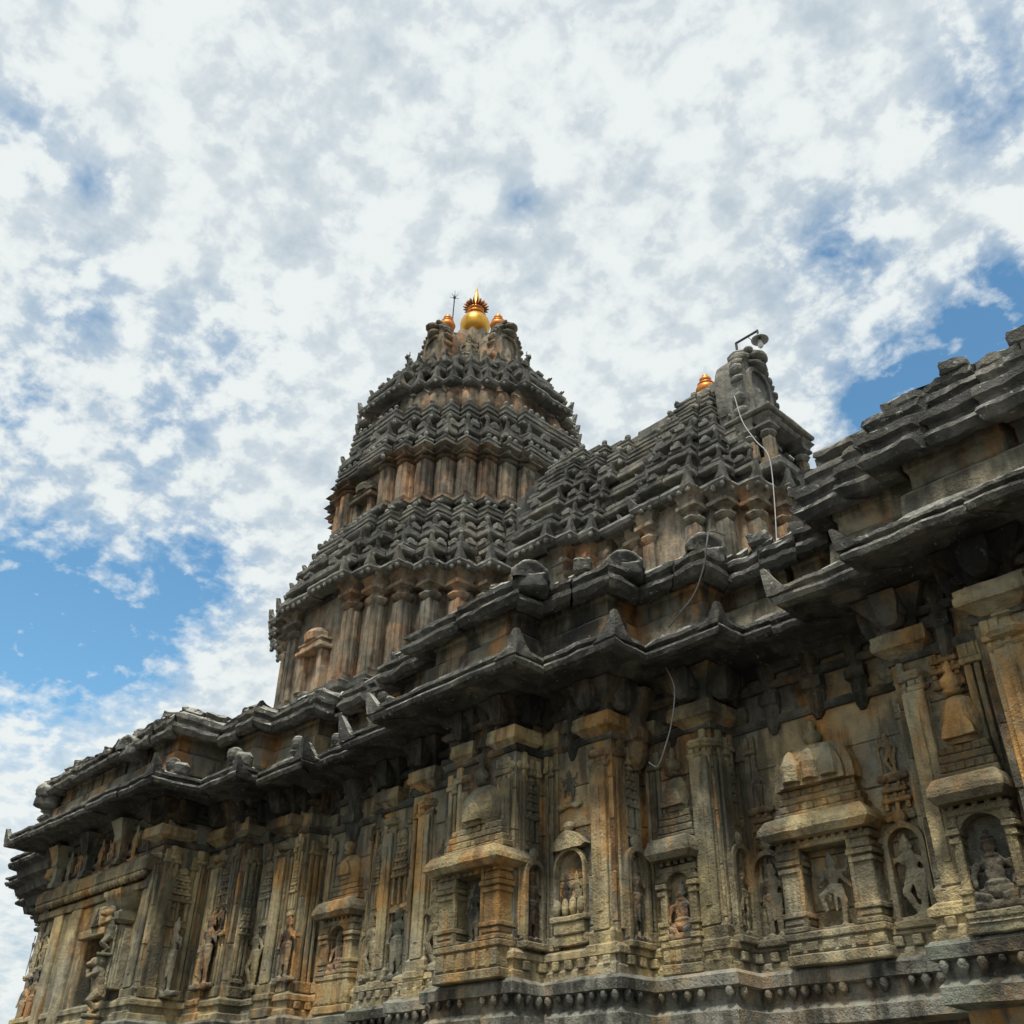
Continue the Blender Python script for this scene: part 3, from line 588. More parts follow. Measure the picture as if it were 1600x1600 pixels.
def shrine(x, y, w, z0, zn0, zn1, zc, ztop, dep, nw, fig, dome='round', arch=False, fh=None):
    """aedicule on a wall facing -y at plane y: base, jambs round a deep niche, cornice, tiers, dome, finial, figure"""
    h = w / 2; hn = nw / 2; T = Matrix.Translation((x, y, 0)); d = dep
    m = MB(); m.box(-h, h, -d, .02, z0, z0 + .1); m.box(-h * .96, h * .96, -d * .93, .02, z0 + .1, zn0 - .06); m.box(-h, h, -d * 1.04, .02, zn0 - .07, zn0)
    for k in range(6): m.box(-h * .9 + k * h * .32, -h * .9 + k * h * .32 + h * .24, -d * 1.0, -d * .8, z0 + .12, zn0 - .09, .008)
    for s in (-1, 1):
        x0, x1 = sorted((s * hn, s * h * .93)); m.box(x0, x1, -d * .9, .02, zn0, zn1)
        for zz, e in ((zn0, .03), (zn0 + .07, .015), (zn0 + .13, .03), (zn1 - .22, .02), (zn1 - .15, .035), (zn1 - .09, .02)): m.box(x0 - e, x1 + e, -d * .9 - e, .02, zz, zz + .05, .008)
        m.box(s * hn - .025, s * hn + .025, -d * .97, -d * .9 + .03, zn0, zn1, .006)
    m.box(-h * .98, h * .98, -d * .96, .02, zn1, zn1 + .07)
    if arch: ringarch(m, hn * .96, zn0, zn1, -d * .85, -d * .2, .06)
    o = link('niche_shrine', m.mesh('niche_shrine', .006, 5, .25), 'wallb', TEMPLE, T)
    m = MB(); e = .09 + d * .3
    m.stack(0, 0, [(zc - .06, 1.0), (zc, 1 + .16), (zc + .05, 1.15), (zc + .14, 1.02), (zc + .16, .9)])
    m.v = [(vx * h, vy * (d + (.1 if vy < 0 else 0)), vz) for vx, vy, vz in m.v]
    nd_ = int(w / .1)
    for k in range(nd_): xx = -h * .92 + (k + .5) * 1.84 * h / nd_; m.box(xx - .025, xx + .025, -d * 1.02, 0, zc - .1, zc - .05, .006)
    link('cornice', m.mesh('cornice', .008, 5, .15), 'wallb', o, T)
    m = MB(); zt = zc + .16; steps = 2 if ztop - zc < 1.2 else 3
    for k in range(steps):
        s = .94 - .1 * k; m.box(-h * s, h * s, -d * (.8 - .08 * k), .02, zt, zt + .07); m.box(-h * s * .94, h * s * .94, -d * (.7 - .08 * k), .02, zt + .07, zt + .15)
        for q in range(6): xx = (-.8 + q * .32) * h * s; m.box(xx - .03, xx + .03, -d * (.78 - .08 * k), 0, zt + .075, zt + .14, .008)
        zt += .15
    link('tier', m.mesh('tier', .006, 5, .2), 'wallb', o, T)
    m = MB(); zd = ztop - zt - .16; secs = []
    if dome == 'round':
        for k in range(9): t = k / 8; secs.append((zt + zd * t, h * (.6 + .16 * math.sin(t * 2.2)) * math.sqrt(max(.03, 1 - (t ** 2.6)))))
        m.stack(0, .02, secs, 16, 0, sy=d * 1.1 / (h * .75))
        m.prism([(.12 * math.cos(math.pi * k / 8) * 1.2, zt + .05 + .2 * math.sin(math.pi * k / 8)) for k in range(9)], 'y', -d * 1.0, -d * .5)
    else:
        n = 14; prof = [(h * (.86 * abs(math.cos(math.pi * k / n)) ** .55 * (1 if math.cos(math.pi * k / n) > 0 else -1)), zt + zd * math.sin(math.pi * k / n) ** .8) for k in range(n + 1)]
        m.prism(prof, 'y', -d * .8, .02)
        prof2 = [(u * .8, zt + (v - zt) * .86) for u, v in prof]; m.prism(prof2, 'y', -d * 1.0, -d * .6)
        for s in (-1, 0, 1): m.stack(s * h * .4, -d * .95, [(zt + .04, .1), (zt + .2, .11), (zt + .32, .06), (zt + .36, .02)], 10, 0)
    link('dome', m.mesh('dome', .008, 5, .15, smooth=False), 'wallb', o, T)
    m = MB(); zf = ztop - .18; m.stack(0, -d * .25, [(zf, .05), (zf + .03, .1), (zf + .05, .05), (zf + .08, .09), (zf + .14, .1), (zf + .19, .05), (zf + .22, .03), (zf + .25, .05), (zf + .33, .012)], 12, 0)
    link('finial', m.mesh('finial', .004, 6, smooth=True), 'wallb', o, T)
    if fig: place_fig(fig, o, x, y - d * .42, zn0 + .03, fh or (zn1 - zn0) * .86, mat='frieze', flat=.6)
    return o
shrine(-8.62, 7.75, 1.06, 3.13, 3.5, 4.2, 4.30, 5.42, .22, .46, 'stand')
shrine(-5.04, 9.12, 1.05, 3.13, 3.42, 4.18, 4.32, 5.34, .22, .56, 'dance', 'barrel')
shrine(-12.2, 8.45, .78, 3.13, 3.6, 4.22, 4.38, 5.36, .14, .42, 'seat', arch=True, fh=.55)
shrine(-6.56, 8.7, .5, 3.13, 3.45, 4.1, 4.28, 5.3, .12, .34, 'seat', arch=True, fh=.55)
shrine(-3.32, 8.6, .56, 3.13, 3.3, 4.05, 4.2, 5.3, .16, .42, 'seat', arch=True, fh=.6)
shrine(-2.1, 8.29, .8, 3.13, 3.5, 4.2, 4.3, 5.3, .16, .4, 'stand')
# niches with standing figures beside the great shrine, and side figures
def fig_niche(x, y, z0, z1, w, fig, face=0.0, wide=1.0):
    m = MB(); ringarch(m, w / 2, z0, z1, -.1, .02, .05); m.box(-w / 2 - .07, w / 2 + .07, -.13, .02, z0 - .07, z0)
    m.ell((0, -.06, z1 + .1), (.07, .05, .08)); mw = Matrix.Translation((x, y, 0)) @ Matrix.Rotation(face, 4, 'Z')
    o = link('figure_niche', m.mesh('figure_niche', .006, 5, .2), 'wallb', TEMPLE, mw)
    off = Matrix.Rotation(face, 4, 'Z') @ Vector((0, -.045, 0))
    place_fig(fig, o, x + off.x, y + off.y, z0 + .03, (z1 - z0) * .87, face, .55, wide=wide)
    return o
fig_niche(-5.74, 9.12, 3.42, 4.22, .3, 'stand', wide=1.15); fig_niche(-4.27, 9.12, 3.42, 4.22, .3, 'bend', wide=1.1)
fig_niche(-7.03, 8.45, 3.45, 4.35, .26, 'stand', math.pi / 2); fig_niche(-6.05, 8.92, 3.45, 4.3, .24, 'bend', math.pi / 2)
fig_niche(-8.1, 7.98, 3.5, 4.3, .22, 'stand', math.pi / 2)
# free reliefs on the wall
def plaque(x, y, z, h, fig, wide=1.0):
    m = MB(); m.box(-.16 * wide, .16 * wide, -.05, .02, z - .06, z, .012); m.ell((-.1 * wide, -.04, z - .05), (.06, .03, .03)); m.ell((.1 * wide, -.04, z - .05), (.06, .03, .03))
    o = link('relief', m.mesh('relief', .008, 6, .08), 'wallb', TEMPLE, Matrix.Translation((x, y, 0)))
    place_fig(fig, o, x, y - .025, z, h, 0, .6, wide=wide); return o
plaque(-7.66, 8.19, 4.95, .36, 'dance', 1.2); plaque(-4.28, 9.12, 4.75, .4, 'bend'); plaque(-5.78, 9.12, 4.72, .42, 'stand'); plaque(-10.6, 8.3, 4.3, .4, 'bend'); plaque(-9.75, 8.1, 4.5, .4, 'dance')
for (x, y, z, h, f) in [(-14.55, 7.7, 3.6, .95, 'stand'), (-13.85, 8.08, 3.55, .85, 'bend'), (-15.02, 7.4, 3.5, 1.0, 'stand'), (-13.0, 8.08, 3.6, .8, 'stand'), (-11.3, 8.28, 3.5, .7, 'bend'), (-10.75, 8.28, 3.45, .8, 'stand'), (-9.78, 8.08, 3.45, .85, 'bend'), (-7.5, 8.17, 3.75, .0, 'stand'), (-9.45, 8.0, 3.3, .75, 'stand'), (-14.35, 7.72, 4.3, .5, 'dance')]:
    if h: plaque(x, y, z, h, f, 1.25)
def relief_tower(x, y, w, z0, z1, face=0.0):     # shallow carved tower motif: posts, tiers, small dome
    m = MB(); h = w / 2; H = z1 - z0
    m.box(-h, h, -.05, .02, z0, z0 + .06, .01); m.box(-h * .9, h * .9, -.035, .02, z0 + .06, z0 + .1, .008)
    for q in (-1, 0, 1): m.box(q * h * .7 - .022, q * h * .7 + .022, -.05, .02, z0 + .1, z0 + H * .4, .006)
    zz = z0 + H * .4; k = 0; ww = h
    while zz < z1 - H * .22:
        m.box(-ww, ww, -.065 + .004 * k, .02, zz, zz + .045, .01); nn = max(2, int(ww * 2 / .09))
        for q in range(nn): xx = -ww * .9 + (q + .5) * 1.8 * ww / nn; m.ell((xx, -.045, zz + .065), (.028, .025, .03), 6, 4)
        m.box(-ww * .86, ww * .86, -.035, .02, zz + .045, zz + .09, .008); zz += .1; ww *= .87; k += 1
    m.stack(0, 0, [(zz, ww * .7), (zz + (z1 - zz) * .35, ww * .85), (zz + (z1 - zz) * .65, ww * .6), (zz + (z1 - zz) * .78, .03), (zz + (z1 - zz) * .86, .05), (z1, .008)], 10, 0, sy=.07 / max(.05, ww * .85))
    link('tower_relief', m.mesh('tower_relief', .006, 7), 'wallb', TEMPLE, Matrix.Translation((x, y, 0)) @ Matrix.Rotation(face, 4, 'Z'))
for (x, y, w, z0, z1, f) in [(-10.8, 8.3, .36, 4.2, 5.3, 0), (-9.72, 8.1, .3, 3.95, 4.85, 0), (-14.42, 7.75, .26, 4.5, 5.3, 0), (-13.78, 8.1, .3, 4.35, 5.3, 0), (-7.62, 8.19, .0, 4.7, 4.9, 0), (-7.03, 8.45, .24, 4.5, 5.3, math.pi / 2), (-6.05, 8.92, .22, 4.45, 5.3, math.pi / 2), (-8.1, 7.98, .22, 4.45, 5.3, math.pi / 2),
                             (-13.02, 8.1, .2, 4.4, 5.2, 0), (-15.1, 7.35, .4, 4.4, 5.3, math.pi / 2), (-14.05, 7.93, .2, 3.6, 5.2, math.pi / 2), (-4.28, 9.12, .3, 4.3, 4.72, 0), (-5.76, 9.12, .26, 4.3, 4.7, 0), (-11.3, 8.3, .16, 4.2, 5.2, 0), (-3.35, 8.6, .3, 5.2, 5.55, 0), (-1.05, 8.29, .6, 3.5, 5.2, 0)]:
    if w: relief_tower(x, y, w, z0, z1, f)
# pavilion relief (umbrella and chariot like panel)
m = MB(); m.box(-.26, .26, -.07, .02, 3.45, 3.56); m.box(-.22, .22, -.09, .02, 3.56, 3.68); m.box(-.26, .26, -.11, .02, 3.68, 3.74)
for k in range(4): m.ell((-.18 + k * .12, -.07, 3.83), (.045, .05, .09))
ringarch(m, .2, 3.74, 4.42, -.07, .02, .035)
m.prism([(-.27, 4.46), (-.2, 4.52), (-.1, 4.6), (0, 4.64), (.1, 4.6), (.2, 4.52), (.27, 4.46), (.2, 4.43), (-.2, 4.43)], 'y', -.1, .02); m.ell((0, -.06, 4.68), (.08, .05, .06))
pr = link('pavilion_relief', m.mesh('pavilion_relief', .012, 5, .09), 'wallb', TEMPLE, Matrix.Translation((-7.64, 8.19, 0)))
for s, k in ((-.08, 'stand'), (.08, 'bend')): place_fig(k, pr, -7.64 + s, 8.16, 3.76, .42, 0, .4)
# ------------------------------------------------------------------ left porch: doorway, beaded architrave, frieze of figures
m = MB(); m.box(-19.35, -15.2, 6.74, 7.0, 5.17, 5.36, .02); m.box(-19.3, -15.25, 6.8, 7.0, 5.36, 5.42, .01); m.box(-19.3, -15.25, 6.84, 7.0, 4.92, 5.04, .01)
ARC = link('architrave', m.mesh('architrave', .008, 3, .3), 'wallb', TEMPLE)
B2 = bead_mesh(.055, .12)
for k in range(34): link('bead', B2, 'wallb', ARC, Matrix.Translation((-19.28 + k * .1215, 6.79, 5.172)))
for k in range(9):
    x = -18.9 + k * .42
    if k % 3 == 0:
        q = MB(); q.stack(0, 0, [(5.42, .1), (5.5, .1), (5.53, .07), (5.75, .07), (5.8, .12), (5.86, .12), (6.0, .16), (6.12, .2)]); link('short_post', q.mesh('short_post', .01, 5, .12), 'frieze', ARC, Matrix.Translation((x, 6.84, 0)))
    else: place_fig(('seat', 'stand', 'dance')[k % 3], ARC, x, 6.86, 5.46, .52, 0, .6, 'frieze')
m = MB()
for x0, x1, yy in ((-18.6, -18.25, 6.85), (-18.25, -17.85, 6.9), (-17.85, -17.5, 6.84), (-17.5, -17.1, 6.9), (-16.1, -15.95, 6.88)): m.box(x0, x1, yy, 8.3, 3.13, 4.92, .02)
m.box(-17.1, -16.1, 6.88, 8.3, 4.42, 4.92, .02); m.box(-17.25, -15.98, 6.8, 6.95, 4.38, 4.5, .015); m.box(-16.8, -16.42, 6.78, 6.9, 4.5, 4.8, .02)
DOOR = link('doorway', m.mesh('doorway', .008, 3, .3), 'wallb', TEMPLE)
place_fig('seat', DOOR, -16.61, 6.78, 4.52, .28, 0, .5)
m = MB(); m.box(-.45, -.01, -.03, .03, 3.13, 4.42, .01); m.box(.01, .45, -.03, .03, 3.13, 4.42, .01)
for s in (-1, 1):
    for z in (3.3, 3.75, 4.15): m.box(s * .23 - .15, s * .23 + .15, -.05, .0, z, z + .06, .008)
link('door', m.mesh('door', .003, 4), 'coping', DOOR, Matrix.Translation((-16.6, 8.2, 0)))
YP = link('beast_pillar', pil_meshes(.26, 3.13, 4.45)['shaft'], 'wallb', TEMPLE, Matrix.Translation((-15.78, 6.9, 0)))
for z, h in ((3.2, .8), (4.02, .66)): place_fig('beast', YP, -15.8, 6.7, z, h, -.5, 1.1)
m = MB(); m.stack(0, 0, [(4.45, .13), (4.5, .2), (4.6, .22), (4.64, .15), (4.7, .2), (4.85, .28), (4.92, .3)]); link('capital', m.mesh('capital', .01, 5, .12), 'wallb', YP, Matrix.Translation((-15.78, 6.88, 0)))
for (x, z, h, f) in ((-19.2, 3.2, .8, 'stand'), (-19.2, 4.05, .7, 'bend'), (-18.85, 3.2, .9, 'stand'), (-18.85, 4.15, .6, 'bend')): plaque(x, 6.93, z, h, f, 1.2)
# ------------------------------------------------------------------ tower
TC = Vector((-16.45, 13.8)); TH = [R(16.5 + k * (57.0 / 7)) for k in range(8)]
def stair(r):            # front right quadrant corner points, relative to the centre
    return [(r * math.sin(t), -r * math.cos(t)) for t in TH]
def star(r, c=TC, ths=None):
    pts = []
    cs = [(r * math.sin(t), -r * math.cos(t)) for t in (ths or TH)]
    q = []
    for k, (x, y) in enumerate(cs):
        if k: q.append((cs[k - 1][0], y))
        q.append((x, y))
    for k in range(4):
        a = k * math.pi / 2; pts += [(c.x + x * math.cos(a) - y * math.sin(a), c.y + x * math.sin(a) + y * math.cos(a)) for x, y in q]
    return pts
core = MB(); rcore = MB(); WZ = (7.4, 9.0, 13.5, 16.5)
for r, z0, z1 in ((4.05, 7.4, 9.1), (3.9, 9.0, 11.5), (3.95, 11.4, 12.0), (3.72, 11.9, 12.5), (3.5, 12.4, 13.15), (3.25, 13.05, 13.6), (3.1, 13.5, 15.1), (2.98, 15.0, 15.65), (2.8, 15.55, 16.35), (2.66, 16.25, 16.8), (2.6, 16.5, 17.6), (2.5, 17.5, 18.2), (2.2, 18.1, 18.78)):
    (core if z0 in WZ else rcore).prism(star(r), 'z', z0, z1)
TOWER = link('tower', core.mesh('tower_core', .01, 2, .5), 'tower', TEMPLE)
link('roof_core', rcore.mesh('roof_core', .01, 2, .5), 'coping', TOWER)
bl = MB(); sp = star(4.0); sp2 = [sp[-1]] + sp[:40]
sweep(bl, sp2, [(-.3, 8.95), (.25, 8.95), (.3, 9.0), (.3, 9.08), (.2, 9.12), (.22, 9.2), (.1, 9.26), (-.3, 9.27)], step=.3)
link('base_ledge', bl.mesh('base_ledge', .012, 3), 'roof', TOWER)
def arm_profile(kind):
    if kind == 'eave': return [(-.35, .0), (-.06, -.02), (.0, 0), (.03, .07), (.0, .14), (-.1, .2), (-.22, .25), (-.35, .26)]
    if kind == 'slab': return [(-.35, .0), (-.03, .0), (.0, .02), (.0, .09), (-.03, .11), (-.35, .12)]
    if kind == 'block': return [(-.35, .0), (-.02, .0), (.01, .03), (.01, .06), (-.04, .08), (-.04, .12), (.0, .13), (.0, .18), (-.05, .2), (-.05, .24), (-.02, .26), (-.02, .3), (-.07, .33), (-.35, .34)]
def corner_mesh(kind, la, lb, seed, hs=1.0):
    la -= .012; lb -= .012; m = MB(); poly = [(-la, 0), (0, 0), (0, lb)]
    if kind in ('eave', 'slab', 'block'):
        pr = [(d, z * hs) for d, z in arm_profile(kind)]; sweep(m, poly, pr, step=.14)
        if kind == 'eave':
            h = horn_mesh(.30, min(.26, la, lb)); m.add([(x * 1.0 + .015, y - .015, z + .08) for x, y, z in h.v], h.f)
            for k in range(max(1, int(la / .2))): m.ell((-.03 - k * .2, .01, -.03), (.05, .05, .06), 7, 5)
            for k in range(1, max(1, int(lb / .2))): m.ell((-.01, .03 + k * .2, -.03), (.05, .05, .06), 7, 5)
        if kind == 'slab':
            m.ell((-.01, .01, -.02), (.04, .04, .05), 6, 4)
        if kind == 'block':
            for k in range(max(1, int(la / .2))): m.ell((-.06 - k * .2, .06, .34 * hs), (.07, .06, .07), 7, 5)
            for k in range(1, max(1, int(lb / .2))): m.ell((-.06, .06 + k * .2, .34 * hs), (.06, .07, .07), 7, 5)
            m.ell((-.02, .02, -.04), (.06, .06, .07), 7, 5)
    else:    # crest: base strip with a pointed corner leaf and rounded shoulders
        sweep(m, poly, [(-.3, 0), (-.02, 0), (0, .02), (0, .07), (-.03, .09), (-.3, .09)], step=.14)
        h = horn_mesh(.12 * hs, min(.13, la, lb)); m.add([(x, y, z + .08) for x, y, z in h.v], h.f)
        if la > .3: m.stack(-la * .6, .05, [(.06, .1), (.13 * hs, .1), (.16 * hs, .06), (.2 * hs, .055), (.23 * hs, .015)])
        if lb > .3: m.stack(-.05, lb * .6, [(.06, .1), (.13 * hs, .1), (.16 * hs, .06), (.2 * hs, .055), (.23 * hs, .015)])
    return m.mesh(kind + '_block', .022, 5, 0, seed=seed)
QUADS = {0: 'all', 1: (0, 1, 2, 3, 4, 5), 3: 'all'}
def row(kind, r, z, name, mat='roof', hs=1.0, parent=None, c=TC, ths=None, quads=(0, 1, 3), proj=0.0):
    ths = ths or TH; cs = [(r * math.sin(t), -r * math.cos(t)) for t in ths]; n = len(cs)
    if proj: cs[0] = (cs[0][0], cs[0][1] - proj); cs[-1] = (cs[-1][0] + proj, cs[-1][1])
    for k, (x, y) in enumerate(cs):
        la = x - cs[k - 1][0] if k else x; lb = cs[k + 1][1] - y if k < n - 1 else -y
        meshes = [corner_mesh(kind, la, lb, k * 3.1 + r + s, hs) for s in (0, 40, 90)]
        for q in quads:
            if q == 1 and k > n - 3: pass
            a = q * math.pi / 2; jz = rnd.uniform(-.02, .015); jr = rnd.uniform(-.03, .015)
            xx, yy = x + jr, y - jr
            mw = Matrix.Translation((c.x + xx * math.cos(a) - yy * math.sin(a), c.y + xx * math.sin(a) + yy * math.cos(a), z + jz)) @ Matrix.Rotation(a + rnd.uniform(-.035, .035), 4, 'Z') @ Matrix.Rotation(rnd.uniform(-.025, .025), 4, 'X')
            link(name, meshes[rnd.randrange(3)], mat, parent or TOWER, mw)
row('eave', 4.38, 11.46, 'eave_block')
row('slab', 4.25, 11.88, 'slab_block', hs=1.25); row('crest', 4.16, 12.03, 'crest_block', hs=1.05)
row('slab', 4.03, 12.42, 'slab_block', hs=1.25); row('crest', 3.94, 12.57, 'crest_block', hs=1.1)
row('block', 3.74, 12.98, 'moulded_block', hs=1.1); row('slab', 3.42, 13.62, 'slab_block', hs=1.2)
row('block', 3.42, 15.06, 'moulded_block', hs=1.15, proj=.08); row('slab', 3.34, 15.56, 'slab_block', hs=1.5, proj=.1); row('crest', 3.28, 15.74, 'crest_block', hs=1.4, proj=.1)
row('block', 3.1, 16.22, 'moulded_block', hs=1.35, proj=.1)
row('eave', 2.98, 17.42, 'eave_block', proj=.16); row('slab', 2.8, 17.92, 'slab_block', hs=1.3, proj=.15); row('crest', 2.73, 18.07, 'crest_block', hs=1.1, proj=.14); row('slab', 2.46, 18.5, 'slab_block', hs=1.5, proj=.1); row('crest', 2.38, 18.68, 'crest_block', hs=1.0, proj=.1)
# tower pilasters and wall bands
def tpil(z0, z1, w, cap):
    m = MB(); h = w / 2
    m.box(-h, h, -h, h, z0, z1 - cap, .03); m.box(-h * .35, h * .35, -h * 1.25, h * 1.25, z0, z1 - cap - .06, .015); m.box(-h * 1.25, h * 1.25, -h * .35, h * .35, z0, z1 - cap - .06, .015)
    m.stack(0, 0, [(z0, h * 1.5), (z0 + .08, h * 1.5), (z0 + .1, h * 1.2), (z0 + .16, h * 1.3), (z0 + .18, h)])
    s = m.mesh('pilaster', .012, 5, .25); zc = z1 - cap; k = cap / .62
    m = MB(); m.stack(0, 0, [(zc, h * .9), (zc + .05 * k, h * 1.3), (zc + .1 * k, h * 1.5), (zc + .15 * k, h * 1.3), (zc + .18 * k, h * .9), (zc + .24 * k, h * .9), (zc + .3 * k, h * 1.5)], 8, math.pi / 8)
    m.stack(0, 0, [(zc + .3 * k, h * 1.6), (zc + .37 * k, h * 1.65), (zc + .38 * k, h * 1.2), (zc + .5 * k, h * 1.5), (zc + .62 * k, h * 2.1)])
    return s, m.mesh('capital', .014, 5, .15)
def pil_row(r, z0, z1, w, cap, mat, c=TC, ths=None, parent=None, quads=(0, 1, 3)):
    s, cp = tpil(z0, z1, w, cap)
    for q in quads:
        for k, t in enumerate(ths or TH):
            x, y = r * math.sin(t) - w * .42, -r * math.cos(t) + w * .42; a = q * math.pi / 2
            mw = Matrix.Translation((c.x + x * math.cos(a) - y * math.sin(a), c.y + x * math.sin(a) + y * math.cos(a), 0)) @ Matrix.Rotation(a, 4, 'Z')
            link('pilaster', s, mat, parent or TOWER, mw); link('capital', cp, mat, parent or TOWER, mw)
pil_row(4.0, 9.26, 11.48, .3, .62, 'tower'); pil_row(3.26, 13.7, 15.08, .36, .24, 'tower')
# bulging wall cushions of the third band and niche on the front face
CUSH = MB(); CUSH.stack(0, 0, [(16.6, .16), (16.68, .24), (16.88, .29), (17.14, .28), (17.34, .22), (17.46, .12)], 10, 0); CUSH = CUSH.mesh('wall_cushion', .01, 5, smooth=True)
for q in (0, 1, 3):
    for t in TH:
        x, y = 2.68 * math.sin(t) - .13, -2.68 * math.cos(t) + .13; a = q * math.pi / 2
        link('wall_cushion', CUSH, 'tower', TOWER, Matrix.Translation((TC.x + x * math.cos(a) - y * math.sin(a), TC.y + x * math.sin(a) + y * math.cos(a), 0)) @ Matrix.Rotation(a, 4, 'Z'))
def tower_niche(x, y, z0, z1, w, face, mat='tower'):
    m = MB(); h = w / 2
    for s in (-1, 1): a0, a1 = sorted((s * h, s * (h + .14))); m.box(a0, a1, -.16, .05, z0, z1, .015)
    m.box(-h - .22, h + .22, -.26, .05, z1, z1 + .1, .02); m.box(-h - .14, h + .14, -.2, .05, z1 + .1, z1 + .2, .02); m.box(-h - .18, h + .18, -.22, .05, z1 + .2, z1 + .26, .02)
    m.stack(0, 0, [(z1 + .26, .3), (z1 + .4, .32), (z1 + .52, .22), (z1 + .6, .06)], 12, 0); m.box(-h, h, -.02, .05, z0, z1, .01)
    mw = Matrix.Translation((x, y, 0)) @ Matrix.Rotation(face, 4, 'Z'); o = link('tower_niche', m.mesh('tower_niche', .01, 5, .2), mat, TOWER, mw)
    return o
for a in (0, math.pi / 2):
    d = Matrix.Rotation(a, 4, 'Z') @ Vector((0, -3.78, 0)); tower_niche(TC.x + d.x, TC.y + d.y, 9.3, 10.2, .5, a)
    d = Matrix.Rotation(a, 4, 'Z') @ Vector((0, -2.98, 0)); tower_niche(TC.x + d.x, TC.y + d.y, 13.65, 14.3, .4, a)
for k, t in enumerate(TH[:4]):
    x, y = 3.86 * math.sin(t) - .36, -3.86 * math.cos(t) + .02
    place_fig(('stand', 'bend')[k % 2], TOWER, TC.x + x + .1, TC.y + y - .02, 9.3, .85, 0, .6, 'tower')
# ------------------------------------------------------------------ tower head
m = MB(); m.prism(star(1.95), 'z', 18.6, 18.86); m.stack(TC.x, TC.y, [(18.8, 1.3), (18.92, 1.3), (18.95, 1.05), (19.6, .92), (20.35, .86)], 20, 0)
link('neck', m.mesh('neck', .012, 4, .4), 'tower', TOWER)
m = MB(); n = 64; vs = []; fs = []
secs = [(19.8, .86, 0), (20.15, .96, .0), (20.34, .99, .02), (20.4, .92, .05), (20.5, .95, .08), (20.8, .93, .1), (21.1, .78, .1), (21.26, .52, .08), (21.36, .3, .03), (21.4, .05, 0)]
for z, r, am in secs:
    for i in range(n): a = 2 * math.pi * i / n; rr = r * (1 + am * math.cos(16 * a)); vs.append((TC.x + rr * math.cos(a), TC.y + rr * math.sin(a), z - (.05 * am * 10 * abs(math.sin(8 * a)) if z < 20.55 else 0)))
for j in range(len(secs) - 1):
    for i in range(n): c = j * n + i; d = j * n + (i + 1) % n; fs.append((c, d, d + n, c + n))
m.add(vs, fs); link('ribbed_dome', m.mesh('ribbed_dome', .012, 5), 'tower', TOWER)
LEAF = MB(); LEAF.stack(0, 0, [(0, .1), (.15, .15), (.32, .13), (.48, .06), (.58, .01)], 6, 0, sy=.5); LEAF = LEAF.mesh('leaf_crest', .01, 6)
for k in range(22):
    a = 2 * math.pi * k / 22; link('leaf_crest', LEAF, 'roof', TOWER, Matrix.Translation((TC.x + 1.4 * math.cos(a), TC.y + 1.4 * math.sin(a), 18.84)) @ Matrix.Rotation(a + math.pi / 2, 4, 'Z'))
def gable(w, h, d):       # horseshoe gable facing -y with a scrolled rim and a monster face on top
    m = MB(); n = 16; body = [(-w * .85, 0)] + [(-w * math.copysign(abs(math.cos(a)) ** .55, math.cos(a)), h * .42 + h * .47 * math.sin(a) ** .7) for a in [math.pi * k / n for k in range(n + 1)]] + [(w * .85, 0)]
    m.prism(body, 'y', -d, d)
    for k in range(n + 1):
        a = math.pi * (-.1 + 1.2 * k / n); s = .075 * w / .5 * (1 + .3 * (k % 2)); m.ell((-w * math.copysign(abs(math.cos(a)) ** .55, math.cos(a)), -d * .7, h * .42 + h * .47 * math.copysign(abs(math.sin(a)) ** .7, math.sin(a))), (s, d * .5, s), 8, 6)
    m.ell((0, -d * .3, h * .93), (w * .62, d * 1.2, h * .09)); m.ell((0, -d * 1.2, h * .9), (w * .4, d * .7, h * .05)); m.ell((0, -d * 1.1, h * .81), (w * .42, d * .6, h * .045)); m.ell((-w * .4, -d * 1.1, h * .95), (w * .14, d * .3, h * .035)); m.ell((w * .4, -d * 1.1, h * .95), (w * .14, d * .3, h * .035))
    ringarch(m, w * .5, h * .12, h * .74, -d * 1.2, -d * .9, w * .14); m.ell((0, -d * .9, h * .4), (w * .22, d * .4, h * .2))
    return m
GAB = gable(.52, 2.2, .32).mesh('gable', .03, 3, .12)
for a in (0, math.pi / 2):
    d = Matrix.Rotation(a, 4, 'Z') @ Vector((0, -1.12, 0)); link('gable', GAB, 'tower', TOWER, Matrix.Translation((TC.x + d.x, TC.y + d.y, 18.84)) @ Matrix.Rotation(a, 4, 'Z'))
for a in (0, math.pi / 2):
    d = Matrix.Rotation(a, 4, 'Z') @ Vector((0, -2.1, 0)); place_fig('bull', TOWER, TC.x + d.x, TC.y + d.y, 18.86, .6, a, .55, 'roof', 'bull_statue')
place_fig('seat', TOWER, TC.x + 1.4, TC.y - 1.35, 18.86, .9, R(48), .95, 'roof', 'seated_statue', .8)
